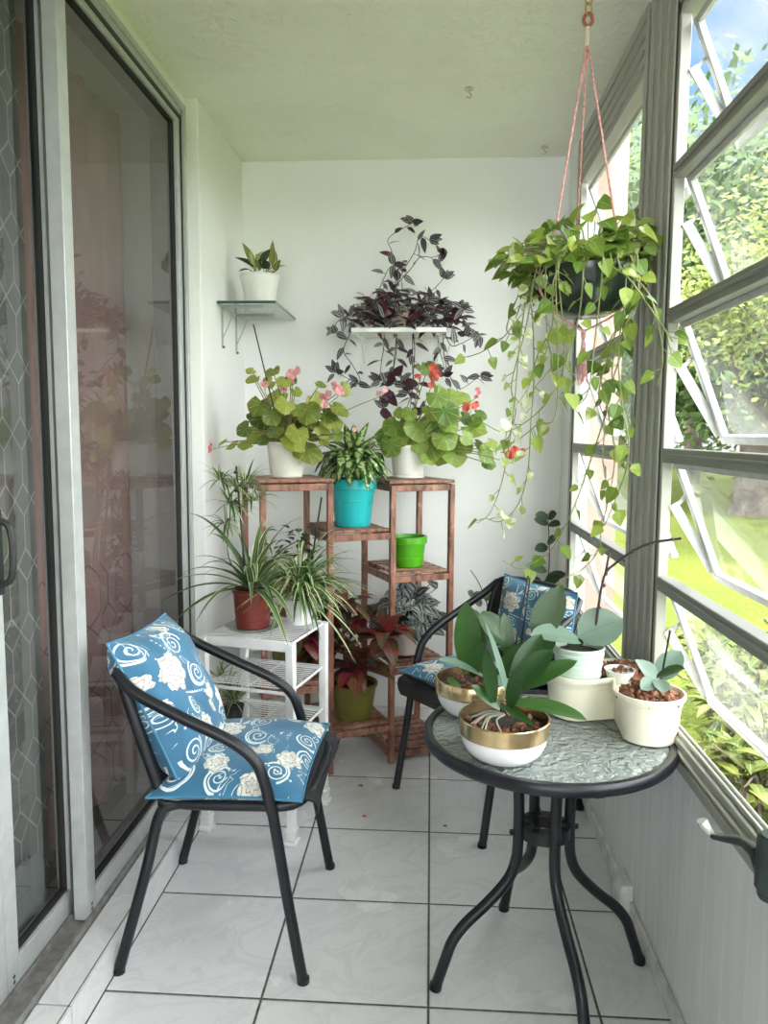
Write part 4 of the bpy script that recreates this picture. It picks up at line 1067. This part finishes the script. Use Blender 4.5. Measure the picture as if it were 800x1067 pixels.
obj('stake', stk, M_stake, t)
bl = MB()
for (px, py, n) in ((230, 500, 16), (256, 503, 22), (240, 525, 18), (262, 522, 18), (236, 545, 14), (248, 508, 12)):
    spider(bl, at(px, py, S1.y+.02), int(n*1.5), (.05, .105), .008, rg, (-.5, 1.2), (.3, .9))
bl.tube(catmull([c0, at(238, 580, S1.y-.03), at(240, 530, S1.y), at(236, 500, S1.y+.02)], 6), .002, 5)
obj('plantlet', bl, M_spider, t, sharp=0, label='cluster of baby spider plants tied to the stake')
S2 = V(-.424, 2.425, RH+.003); rg = random.Random(14)
t = thing('potted_spider_plant', 'white pot of thin striped spider plant at the rear of the wire rack', 'potted plant', tuple(S2))
surface_pot(S2, .040, .048, .085, plain('white_plastic_pot', (.82, .82, .82), .4), t, .002, .012)
lf = MB(); c0 = S2+V(0, 0, .09)
spider(lf, c0, 95, (.16, .29), .0135, rg, (.2, 1.45), (.6, 1.25)); spider(lf, c0+V(0, 0, .03), 70, (.14, .26), .013, rg, (-.1, 1.3), (.5, 1.2), (-2.2, 1.0))
for (px, py, dy) in ((359, 678, -.1), (350, 690, -.1), (348, 650, -.05), (352, 545, .0), (360, 570, .05), (340, 548, .1), (355, 600, 0), (312, 548, 0)):
    p = at(px, py, S2.y+dy); v = p-c0; lf.leaf(c0, v.normalized()+V(0, 0, .6), v.length*1.25, .014, 'strap', .7, .3, r=.9, seg=12)
obj('foliage', lf, M_spider, t, sharp=0)
obj('stake', MB().tube([c0+V(.02, 0, -.02), at(335, 518, S2.y)], .003, 6), M_stake, t)
S3 = V(RPT(.20, .30, .341).x, RPT(.20, .30, .341).y, .341); rg = random.Random(24)
t = thing('potted_spider_plant', 'small grassy spider plantlets on a lower shelf of the wire rack behind the blue pillow', 'potted plant', tuple(S3))
surface_pot(S3, .026, .032, .045, M_dark, t, .001, .006)
lf = MB(); spider(lf, S3+V(0, 0, .05), 46, (.06, .13), .006, rg, (.1, 1.4), (.4, 1.0)); spider(lf, at(237, 715, S3.y), 40, (.05, .11), .006, rg, (-.3, 1.4), (.3, 1.0)); spider(lf, at(227, 705, S3.y-.03), 14, (.05, .11), .006, rg, (-.3, 1.4), (.3, 1.0))
lf.tube(catmull([S3+V(0, 0, .04), at(243, 742, S3.y), at(237, 715, S3.y)], 5), .002, 5)
obj('foliage', lf, M_spider, t, sharp=0)

# ------------------------------------------------------------------ glass shelf pot
Q = V(-.672, 3.0, GZ1+.008); rg = random.Random(6)
t = thing('potted_seedling', 'white round pot with a few small variegated leaves on the glass shelf', 'potted plant', tuple(Q))
surface_pot(Q, .054, .076, .125, M_pot_white, t, .001, .008)
lf, dl, sm_ = MB(), MB(), MB()
for (px, py, qx, qy, k) in ((265, 279, 256, 256, 0), (265, 281, 262, 264, 0), (266, 279, 250, 268, 1), (260, 281, 252, 281, 1), (284, 278, 284, 255, 0), (283, 282, 294, 276, 0), (286, 282, 287, 266, 0), (272, 272, 278, 262, 1), (268, 272, 272, 264, 0), (278, 281, 272, 268, 1), (280, 281, 276, 272, 1), (287, 283, 290, 274, 0), (270, 283, 268, 268, 0)):
    a, b = at(px, py, Q.y-.03), at(qx, qy, Q.y-.03+rg.uniform(-.03, .03)); (dl if k else lf).leaf(a, b-a, (b-a).length*1.1+.012, .030, 'ovate', .25, .35, up=V(rg.gauss(0, .4), -.7, .8), r=rg.random(), seg=5)
    sm_.tube([Q+V(rg.uniform(-.03, .03), rg.uniform(-.03, .03), .108), a], .002, 5)
f = obj('foliage', lf, M_mixed, t, sharp=0); obj('foliage', dl, M_darkleaf, t, sharp=0, label='dark green leaves'); obj('stem', sm_, M_stem, t)

# ------------------------------------------------------------------ vines
def vine(st, lf, path, rg, step=.035, size=.040, kind='heart', rad=.0018, hang=.6, W=.85, pet=.018, face=.7):
    pts = catmull(path, 8); st.tube(pts, [rad*1.15, rad*.7], 6); acc = 0; sgn = 1
    for a, b in zip(pts, pts[1:]):
        acc += (b-a).length
        if acc > step:
            acc = -rg.random()*step*.4; sgn = -sgn; tt = (b-a).normalized()
            side = tt.cross((CAMV-b).normalized()); side = side.normalized() if side.length > .05 else V(1, 0, 0)
            d = side*sgn*rg.uniform(.4, 1)+V(0, 0, -hang)+tt*.3+V(rg.gauss(0, .3), rg.gauss(0, .5), rg.gauss(0, .25))
            p = b+d.normalized()*pet*rg.uniform(.6, 1.3); st.tube([b, p], rad*.6, 5)
            s = size*rg.uniform(.6, 1.15)
            lf.leaf(p, d+V(0, 0, -.3*hang), s, s*W*rg.uniform(.8, 1.1), kind, .25, .18, up=(CAMV-p).normalized()*face+V(rg.gauss(0, .5), rg.gauss(0, .3), .8), r=rg.random(), seg=6)
# purple trailing plant on the white wall shelf
Z0 = V(-.135, 3.15, SZ+.018); rg = random.Random(17)
t = thing('potted_wandering_dude', 'dark purple striped trailing plant on the white wall shelf, stems climbing the wall', 'potted plant', tuple(Z0))
surface_pot(Z0, .055, .075, .085, plain('weathered_clay_pot', (.42, .36, .27), .8, 0, .2, 20), t, .003, .012)
paths = [[(405, 330), (412, 300), (420, 282), (432, 262), (437, 246), (447, 250)], [(398, 330), (410, 305), (412, 285), (408, 262), (405, 248), (430, 232)], [(400, 335), (412, 300), (428, 280), (438, 268), (452, 268), (463, 262)],
         [(420, 335), (440, 312), (455, 298), (462, 290)], [(385, 335), (392, 310), (400, 290), (405, 280), (410, 276)], [(430, 338), (455, 325), (475, 315), (482, 322)], [(440, 340), (468, 330), (485, 335), (485, 350)],
         [(375, 338), (360, 332), (350, 337), (350, 347)], [(380, 340), (366, 333), (358, 330)], [(366, 345), (358, 365), (367, 380), (375, 395), (373, 400)], [(400, 345), (400, 360), (397, 380), (396, 397)], [(413, 345), (413, 365), (410, 385), (410, 400)],
         [(430, 345), (432, 365), (430, 395), (428, 420), (424, 440)], [(462, 345), (462, 365), (466, 385), (478, 405), (500, 392)], [(462, 345), (470, 360), (480, 358), (492, 352), (500, 350)], [(455, 345), (458, 365), (462, 380), (463, 392)],
         [(430, 345), (430, 390), (435, 400), (425, 410)], [(413, 350), (408, 395), (402, 405), (400, 425)], [(372, 400), (362, 394), (350, 388)], [(430, 410), (425, 425), (440, 430)], [(440, 335), (450, 320), (458, 315)], [(370, 342), (378, 325), (390, 318)], [(398, 338), (395, 320), (402, 308)]]
stm, lf, lu = MB(), MB(), MB()
for i, pa in enumerate(paths):
    P3 = [at(px, py, 3.13-.10*min(1, k/2)+(.06 if py < 320 else 0)+rg.uniform(-.02, .02)) for k, (px, py) in enumerate(pa)]
    vine(stm, lf if rg.random() < .8 else lu, P3, rg, .034, .060, 'ovate', .0017, .15, .46, .008)
    e = P3[-1]
    for k in range(4): lf.leaf(e, V(rg.gauss(0, 1), rg.gauss(-.3, .6), rg.gauss(.2, .7)), .055, .024, 'ovate', .2, .2, up=(CAMV-e).normalized(), r=rg.random(), seg=5)
for k in range(240):                                            # dense heap around the pot
    px, py = rg.uniform(372, 482), rg.uniform(304, 341); q = abs(px-415)/70
    py = 346-(346-py)*(1-.5*q*q); p = at(px, py, 3.09+rg.uniform(-.04, .08))
    (lf if rg.random() < .55 else lu).leaf(p, V(rg.gauss(0, 1)+(px-415)/60, rg.gauss(-.3, .5), rg.gauss(.25, .5)), rg.uniform(.045, .070), .024, 'ovate', .4, .2, up=V(0, -.6, .8), r=rg.random(), seg=5)
for (px, py) in ((408, 400), (417, 400), (412, 412), (404, 412), (421, 398), (411, 392), (398, 425), (396, 415)):
    p = at(px, py, 3.02); lu.leaf(p, V(rg.gauss(0, 1), -.3, rg.gauss(0, .6)), .062, .036, 'ovate', .2, .2, up=(CAMV-p).normalized(), r=rg.random(), seg=5)
obj('foliage', lf, M_zebra, t, sharp=0); obj('foliage', lu, M_zebra_under, t, sharp=0, label='wine purple leaf undersides'); obj('stem', stm, M_dstem, t)

# hanging basket
HB = V(.365, 1.90, 1.535); rg = random.Random(27)
t = thing('hanging_planter', 'dark bowl of trailing pothos hung from the ceiling on pink cords by the window', 'hanging plant', tuple(HB))
bowl = [(0, 0), (.050, 0), (.080, .014), (.108, .042), (.126, .078), (.130, .104), (.126, .104), (.120, .080), (.102, .072), (0, .070)]
obj('bowl', MB().lathe(bowl, HB, 48), M_smoke, t); obj('soil', soil_disc(HB, .112, .084), M_soil, t)
top = V(.352, 1.90, 2.165)
cord = plain('pink_braided_cord', (.62, .30, .27), .8, 0, .35, 160, .4, 250)
for (px, py) in ((579, 238), (601, 240), (641, 232)):
    e = at(px, py, {579: 1.86, 601: 2.0, 641: 1.86}[px]); a = (e-HB); a.z = 0; a = a.normalized()*.131
    obj('cord', MB().tube([top, e, HB+a+V(0, 0, .098)], .0026, 7).tube(catmull([HB+a+V(0, 0, .098), HB+a*.97+V(0, 0, .05), HB+a*.6+V(0, 0, .0), HB+V(0, 0, -.035)], 5), .0026, 7), cord, t)
obj('cord_wrap', MB().tube([top+V(0, 0, -.012), top+V(0, 0, .03)], .0065, 10), plain('cream_wrap', (.72, .66, .52), .8), t)
loop = catmull([top+V(0, 0, .03), top+V(.010, 0, .042), top+V(.006, 0, .058), top+V(-.006, 0, .058), top+V(-.010, 0, .042), top+V(0, 0, .03)], 4)
obj('cord_loop', MB().tube(loop, .004, 7), plain('rust_cord', (.40, .13, .08), .8), t)
cn = MB(); z = top.z+.062; k = 0; chn = bpy.data.materials
M_brass = plain('brass_chain', (.62, .46, .18), .28, .9)
while z < H-.012:
    pts = [V(top.x+(.0075*math.cos(a) if k % 2 else 0), top.y+(0 if k % 2 else .0075*math.cos(a)), z+.008+.0135*math.sin(a)) for a in [2*PI*j/16 for j in range(16)]]
    if k % 2 == 0: pts = [V(top.x+.004*math.cos(a)+.0055*math.cos(a)*.7, top.y+.005*math.cos(a), z+.008+.0135*math.sin(a)) for a in [2*PI*j/16 for j in range(16)]]
    obj('chain_link', MB().tube(pts, .0021, 6, True), M_brass, t); z += .0215; k += 1
hk = MB().lathe([(0, 0), (.015, 0), (.012, .008), (0, .008)], (top.x, top.y, H-.008), 14).tube(catmull([(top.x, top.y, H-.004), (top.x, top.y, H-.02), (top.x+.010, top.y, H-.03), (top.x, top.y, H-.040), (top.x-.010, top.y, H-.032)], 5), .0025, 7)
obj('ceiling_hook', hk, M_brass, t)
ts = MB()
for k in range(16):
    a = k*.39; ts.tube(catmull([HB+V(0, 0, -.035), HB+V(.006*math.cos(a), .006*math.sin(a), -.09), HB+V(.016*math.cos(a)*rg.random(), .016*math.sin(a), -.165+.02*rg.random())], 4), .0018, 5)
ts.tube([HB+V(0, 0, -.03), HB+V(0, 0, -.05)], .006, 8)
obj('tassel', ts, plain('pink_tassel', (.66, .36, .38), .85, 0, .3, 120), t)
W_ = [([(570, 275), (558, 300), (545, 330), (540, 370), (536, 420), (530, 465), (522, 505), (510, 535), (497, 545)], 1.84, 1), ([(575, 280), (562, 330), (556, 395), (553, 440), (550, 490), (540, 525), (522, 543), (505, 540)], 1.88, 1),
      ([(565, 280), (548, 310), (530, 345), (505, 365), (487, 372)], 1.92, 0), ([(600, 330), (588, 375), (572, 415), (550, 438), (525, 450), (502, 440)], 1.86, 0), ([(610, 380), (580, 425), (560, 442), (540, 458), (528, 465)], 1.84, 0),
      ([(632, 330), (640, 390), (628, 440), (615, 480), (602, 518), (590, 545), (575, 572), (558, 585), (540, 592), (524, 584)], 1.93, 0), ([(622, 320), (627, 370), (632, 420), (640, 470), (637, 505), (628, 545), (622, 575), (608, 592), (590, 602), (580, 612)], 1.90, 0),
      ([(650, 310), (645, 360), (648, 420), (655, 460), (652, 490), (642, 518), (630, 548)], 1.80, 0), ([(662, 275), (675, 305), (688, 350), (690, 380), (684, 400)], 1.70, 0), ([(655, 290), (680, 325), (700, 355), (694, 345), (700, 372)], 1.68, 0),
      ([(645, 320), (638, 380), (645, 410), (655, 440), (650, 470)], 1.86, 0), ([(580, 300), (575, 340), (560, 370), (552, 400), (540, 420)], 1.82, 0), ([(560, 270), (545, 290), (535, 320), (528, 345), (545, 350)], 1.90, 0), ([(605, 320), (598, 350), (590, 380), (600, 395), (585, 410)], 1.78, 0),
      ([(620, 320), (618, 370), (612, 410), (598, 425)], 1.80, 0), ([(590, 310), (570, 350), (575, 380), (560, 400)], 1.84, 0), ([(563, 290), (548, 340), (533, 400), (537, 430), (525, 470)], 1.86, 1), ([(628, 335), (625, 400), (630, 440), (628, 480), (635, 520)], 1.88, 0)]
for i, (pa, y0, var) in enumerate(W_):
    sb, lb = MB(), MB(); n = len(pa)
    P3 = [at(px, py, y0+.02*math.sin(k*1.3+i)) for k, (px, py) in enumerate(pa)]
    P3 = [q for k, q in enumerate(P3) if not (k == 0 and (q-HB).xy.length < .10)]
    e_ = V(P3[0].x-HB.x, P3[0].y-HB.y-.02, 0).normalized()
    for q in P3:                                               # runners fall outside the bowl, not through it
        w_ = V(q.x-HB.x, q.y-HB.y, 0); lim = .148 if q.z > HB.z+.02 else (.125 if q.z > HB.z-.03 else 0)
        if w_.length < lim: w_ = (w_.normalized() if w_.length > .02 else e_)*lim; q.x, q.y = HB.x+w_.x, HB.y+w_.y
    P3 = [HB+e_*.06+V(0, 0, .095), HB+e_*.125+V(0, 0, .122), HB+e_*.150+V(0, 0, .085)]+[q for q in P3 if q.z < HB.z+.07]
    vine(sb, lb, P3, rg, .030 if var else .037, .034 if var else .041)
    v = obj('vine', sb, M_vstem, t); obj('foliage', lb, M_pothos_var if var else M_pothos, v, sharp=0)
lf, stm = MB(), MB()
for k in range(210):                                            # the mound over the rim
    a = rg.uniform(0, 6.28); q = rg.uniform(.35, 1.15); b = HB+V(.05*q*math.cos(a), .05*q*math.sin(a), .09)
    p = HB+V(.165*q*math.cos(a)-.018, .12*q*math.sin(a), .115+rg.uniform(-.05, .13)*(1.4-q)+(.03 if a > 5 or a < 1 else 0))
    if p.x > .515: continue
    d = V(math.cos(a)*.7+rg.gauss(0, .4), math.sin(a)*.6+rg.gauss(0, .4), rg.uniform(-.9, .3))
    s = rg.uniform(.036, .058); lf.leaf(p, d, s, s*.85, 'heart', .35, .2, up=(CAMV-p).normalized()*.6+V(rg.gauss(0, .5), 0, .9), r=rg.random(), seg=6)
    stm.tube(catmull([b, (b+p)*.5+V(0, 0, .03), p], 4), .0015, 5)
for (px, py, s) in ((642, 248, .07), (650, 262, .06), (632, 262, .06), (655, 252, .05), (596, 236, .06), (590, 250, .05), (622, 245, .04), (668, 272, .05)):
    p = at(px, py, 1.84); lf.leaf(p, V(rg.gauss(0, 1), -.3, rg.gauss(-.1, .5)), s, s*.9, 'heart', .4, .25, up=V(0, -.5, 1), r=rg.random(), seg=6)
obj('foliage', lf, M_pothos, t, sharp=0); obj('stem', stm, M_vstem, t)

# tall dark leaved plant behind the corner chair
TP = V(.40, 3.06, 0); rg = random.Random(19)
t = thing('potted_climber', 'tall thin plant with dark oval leaves rising behind the corner chair', 'potted plant', tuple(TP))
surface_pot(TP, .07, .085, .15, M_pot_offwhite, t)
sb, lb = MB(), MB()
P3 = [TP+V(0, 0, .13), at(566, 700, 3.0), at(560, 640, 3.0), at(571, 600, 3.0), at(572, 560, 3.0), at(570, 535, 3.0)]; sb.tube(catmull(P3, 6), [.003, .0018], 6)
for (px, py, qx, qy) in ((571, 540, 562, 536), (571, 540, 577, 535), (571, 546, 560, 540), (571, 546, 580, 545), (570, 566, 577, 560), (571, 570, 560, 570), (570, 596, 552, 587), (568, 604, 584, 597), (566, 610, 580, 600), (563, 612, 556, 602), (560, 618, 574, 612)):
    a, b = at(px, py, 3.0), at(qx, qy, 2.97+rg.uniform(-.03, .03)); lb.leaf(a, b-a, (b-a).length+.02, .040, 'oval', .2, .15, up=V(rg.gauss(0, .3), -1, .6), r=rg.random(), seg=6)
Q3 = [TP+V(-.02, 0, .13), at(530, 700, 2.98), at(512, 650, 2.98), at(506, 625, 2.98), at(498, 606, 2.98), at(490, 594, 2.98)]; sb.tube(catmull(Q3, 6), [.003, .0018], 6)
for k in range(9):
    p = at(505+rg.uniform(-12, 12), 622+rg.uniform(-5, 8), 2.96); lb.leaf(p, V(rg.gauss(0, 1), -.3, rg.gauss(0, .5)), .04, .030, 'oval', .2, .15, up=V(0, -.8, .8), r=1.0, seg=5)
obj('stem', sb, M_dstem, t); obj('foliage', lb, M_darkleaf, t, sharp=0)

# ------------------------------------------------------------------ on the table: orchids
def orchid_leaf(t, a, b, y0, y1, wpx, m, droop=.15, fold=.22, up=None, kind='orchid', tw=0.):
    p, q = at(*a, y0), at(*b, y1); d = q-p
    mb = MB().leaf(p, d, d.length*1.04, wpx/793*(y0+y1)/2*1.05, kind, droop, fold, up=up or V(0, -.7, .7), r=random.Random(int(a[0]*7+b[1])).random(), seg=10, twist=tw)
    return obj('leaf', mb, m, t, sharp=0)
def bowl_pot(name, label, c, s=1.):
    t = thing(name, label, 'potted plant', tuple(c))
    b = obj('pot', MB().lathe([(0, 0), (.056*s, 0), (.064*s, .003), (.078*s, .016), (.0865*s, .034), (.0890*s, .050), (.084*s, .050), (.060*s, .040), (0, .040)], c, 56), plain('white_ceramic_bowl', (.84, .84, .84), .22, 0, .02), t)
    obj('gold_band', MB().lathe([(.0885*s, .049), (.0915*s, .050), (.0935*s, .082), (.092*s, .084), (.0890*s, .084), (.0875*s, .060), (.0855*s, .052)], c, 64), M_gold, t, label='shiny gold rim band')
    obj('soil', soil_disc(c, .087*s, .062), M_soil, t); return t
O1 = V(.157, 1.527, TOPZ+.0015)
t = bowl_pot('potted_orchid', 'leafy orchid in a white and gold bowl at the front edge of the table', O1)
y = O1.y
for a, b, y0, y1, w, kw in (((531, 735), (509, 648), y, y-.06, 13, dict(m=M_orchid_pale, kind='lance', up=V(.9, -.5, .2))), ((514, 732), (507, 677), y-.02, y-.04, 15, {}), ((531, 737), (541, 694), y-.03, y-.07, 16, dict(up=V(-.3, -1, .2))),
        ((534, 718), (571, 676), y+.02, y+.03, 25, dict(up=V(-.4, -.9, .6))), ((538, 718), (596, 684), y+.03, y+.02, 19, {}), ((533, 733), (609, 736), y-.02, y-.08, 22, dict(up=V(0, -.35, 1), droop=.25)), ((521, 738), (494, 712), y-.01, y-.03, 14, {}),
        ((535, 715), (561, 660), y+.06, y+.12, 24, {}), ((520, 735), (556, 752), y-.02, y-.07, 12, dict(up=V(0, -.3, 1)))):
    kw = dict(kw); m = kw.pop('m', M_orchid); orchid_leaf(t, a, b, y0, y1, w, m, **kw)
rg = random.Random(3); ck, rt_ = MB(), MB()
for k in range(46):
    a, q = rg.uniform(0, 6.28), .075*math.sqrt(rg.random()); ck.chip(O1+V(q*math.cos(a), q*math.sin(a), .068), .014, rg)
for k in range(6):
    a = rg.uniform(2.2, 4.4); rt_.tube(catmull([O1+V(0, -.01, .09), O1+V(.035*math.cos(a), .035*math.sin(a), .085), O1+V(.07*math.cos(a+.4), .07*math.sin(a+.4), .070)], 5), .0019, 6)
obj('bark', ck, M_bchip, t)['kind'] = 'stuff'; obj('root', rt_, plain('silvery_root', (.42, .44, .36), .7), t)
O2 = V(.108, 1.775, TOPZ+.0015)
t = bowl_pot('potted_orchid', 'orchid with tall dark leaves in the white and gold bowl behind the front one', O2, .98); y = O2.y
for a, b, y0, y1, w, kw in (((488, 700), (486, 629), y, y-.02, 27, dict(up=V(0, -1, .1))), ((505, 706), (460, 682), y-.03, y-.10, 20, dict(m=M_orchid_pale, up=V(0, -.3, 1))), ((512, 690), (492, 634), y+.05, y+.08, 22, {}), ((500, 640), (529, 664), y+.04, y+.02, 24, dict(droop=.5)),
        ((558, 668), (581, 612), y-.01, y+.02, 31, dict(up=V(-.1, -1, .1), kind='oval', m=M_darkleaf)), ((530, 690), (526, 640), y+.02, y+.04, 15, {}), ((520, 705), (548, 668), y, y-.02, 20, {}), ((535, 700), (575, 662), y-.02, y-.04, 25, dict(m=M_orchid)), ((492, 705), (503, 668), y-.02, y-.06, 14, {}), ((480, 716), (466, 707), y-.04, y-.08, 10, {}), ((515, 705), (540, 722), y-.04, y-.06, 14, dict(m=M_orchid_pale))):  # oval leaf: its shade is put into the darker leaf material
    kw = dict(kw); m = kw.pop('m', M_orchid); orchid_leaf(t, a, b, y0, y1, w, m, **kw)
for (a, b) in (((532, 700), (550, 600)), ((540, 690), (545, 655)), ((541, 690), (552, 602))):
    obj('stake', MB().tube([at(*a, y), at(*b, y+.02)], .0022, 6), M_stake, t)
ck = MB()
for k in range(36):
    a, q = rg.uniform(0, 6.28), .072*math.sqrt(rg.random()); ck.chip(O2+V(q*math.cos(a), q*math.sin(a), .067), .014, rg)
obj('bark', ck, M_bchip, t)['kind'] = 'stuff'
# triple planter
PC = [V(.352, 1.786, 0), V(.484, 1.652, 0), V(.470, 1.816, 0)]; PR = .0735; PH = .104
def outline(rad, k, n=96):
    g = sum(PC, V(0, 0, 0))/3; out = []
    for i in range(n):
        a = 2*PI*i/n; d = V(math.cos(a), math.sin(a), 0); lo, hi = 0, .3
        def sdf(p):
            s = sum(math.exp(-k*((p-c).length-rad)) for c in PC); return -math.log(s)/k
        for _ in range(26):
            m = (lo+hi)/2
            if sdf(g+d*m) < 0: lo = m
            else: hi = m
        out.append(g+d*lo)
    return out
mb = MB(); rows = [(0, .80), (.006, .815), (.018, .82), (.019, .84), (.05, .885), (.078, .925), (.079, .945), (.084, .945), (.085, .955), (PH-.010, .97), (PH-.009, 1.04), (PH-.001, 1.045), (PH, 1.03), (PH, .985), (PH-.012, .95), (PH-.022, .92)]
vs, fs = [], []
for z, s in rows: vs += [p+V(0, 0, TOPZ+.001+z) for p in outline(PR*s, 55)]
n = 96
for i in range(len(rows)-1):
    for j in range(n): q = (j+1) % n; fs.append((i*n+j, i*n+q, (i+1)*n+q, (i+1)*n+j))
fs += [tuple(range(n))[::-1], tuple((len(rows)-1)*n+j for j in range(n))]
g = sum(PC, V(0, 0, 0))/3
t = thing('triple_planter', 'cream plastic planter of three joined pots on the window side of the table', 'planter', (g.x, g.y, TOPZ+.001))
obj('planter_body', mb.add(vs, fs), M_pot_cream, t)
ck = MB(); rg = random.Random(13)
for c in (PC[1], PC[2]):
    for k in range(70):
        a, q = rg.uniform(0, 6.28), .060*math.sqrt(rg.random()); ck.chip(c+V(q*math.cos(a), q*math.sin(a), TOPZ+PH-.016+.018*(1-(q/.06)**2)*rg.random()+.006), .019, rg)
obj('bark', ck, M_bchip, t)['kind'] = 'stuff'
cp = V(.450, 1.775, TOPZ+PH-.020)
solo('plastic_cup', MB().lathe([(0, 0), (.026, 0), (.034, .030), (.036, .030), (.032, .022), (0, .018)], cp, 28), plain('white_cup_plastic', (.80, .80, .78), .35), 'white plastic cup sunk in the bark of the cream planter', 'cup')
C = PC[1]+V(-.008, 0, TOPZ+PH-.004); y = C.y
t = thing('small_orchid', 'small grey green orchid with a dark stake in the nearest pot of the cream planter', 'potted plant', tuple(C))
for a, b, y0, y1, w, m, kw in (((686, 707), (707, 678), y+.02, y+.03, 24, M_orchid_pale, {}), ((684, 706), (711, 694), y-.02, y-.05, 20, M_orchid, dict(up=V(0, -.3, 1))), ((684, 708), (664, 686), y, y-.01, 18, M_orchid_pale, dict(kind='ovate')), ((682, 708), (668, 716), y-.02, y-.05, 15, M_orchid_pale, {}), ((686, 708), (692, 720), y-.02, y-.06, 16, M_orchid_pale, {})):
    orchid_leaf(t, a, b, y0, y1, w, m, **kw)
obj('stake', MB().tube([at(688, 712, y), at(698, 657, y)], .0024, 6), M_stake, t)
MP = V(PC[0].x+.003, PC[0].y-.004, TOPZ+PH-.022)
t = thing('potted_orchid', 'mint green pot with two broad pale leaves and an arching stem in the cream planter', 'potted plant', tuple(MP))
surface_pot(MP, .050, .059, .085, M_pot_mint, t, .001, .006, rings=(.25, .5, .78)); y = MP.y
orchid_leaf(t, (603, 668), (557, 652), y-.01, y-.06, 29, M_orchid_pale, up=V(0, -.5, 1), droop=.25); orchid_leaf(t, (602, 664), (645, 642), y, y-.01, 40, M_orchid_pale, up=V(-.2, -.9, .5), kind='oval')
orchid_leaf(t, (607, 672), (590, 668), y+.02, y+.05, 14, M_orchid, droop=.3)
sp = catmull([at(618, 672, y), at(621, 650, y), at(626, 615, y-.01), at(631, 597, y-.02), at(640, 588, y-.03), at(655, 577, y-.06), at(678, 566, y-.09), at(710, 561, y-.13)], 6)
fs_ = MB().tube(sp, [.0034, .0026], 8).tube(catmull([at(631, 597, y-.02), at(634, 580, y-.02), at(636, 573, y-.02)], 4), [.003, .0022], 7)
for (px, py, q) in ((624, 633, 0), (629, 610, .01), (631, 598, .02), (660, 574, .07), (684, 565, .095), (700, 562, .12)): fs_.lathe([(0, -.005), (.0048, -.002), (.0048, .002), (0, .005)], at(px, py, y-q), 8)
obj('flower_spike', fs_, M_dstem, t)

# ------------------------------------------------------------------ fallen petals on the tiles
for i, (px, py, lab) in enumerate([(376, 820, 'long dry reddish petal on the tiles behind the front chair'), (388, 823, 'tiny brown speck of leaf on the tiles beside the long dry petal'), (380, 852, 'curled red petal on the tiles past the front chair'), (464, 862, 'small dry brown petal on the tiles near the round table')]):
    d = CR*((px-400)/F)+CD*((py-533.5)/F)+CF; p = V(0, 0, EYE)+d*(-EYE/d.z)+V(0, 0, .002); s = (.022, .007, .020, .018)[i]
    m = MB()
    for k in range(2): m.leaf(p-V(s/2, 0, 0), V(1, .3-.6*k, .25), s, s*.45, 'ovate', .3, .5, r=.5, seg=4)
    solo('fallen_petal', m, (M_red if i == 2 else plain('dry_petal', (.30, .11, .06), .8)), lab, 'petal', 'petals fallen on the floor')
# ------------------------------------------------------------------ survey units -> metres
done = set()
for o in bpy.data.objects:
    o.location = o.location*SC
    if o.type == 'MESH' and o.data.name not in done:
        done.add(o.data.name); o.data.transform(Matrix.Scale(SC, 4))
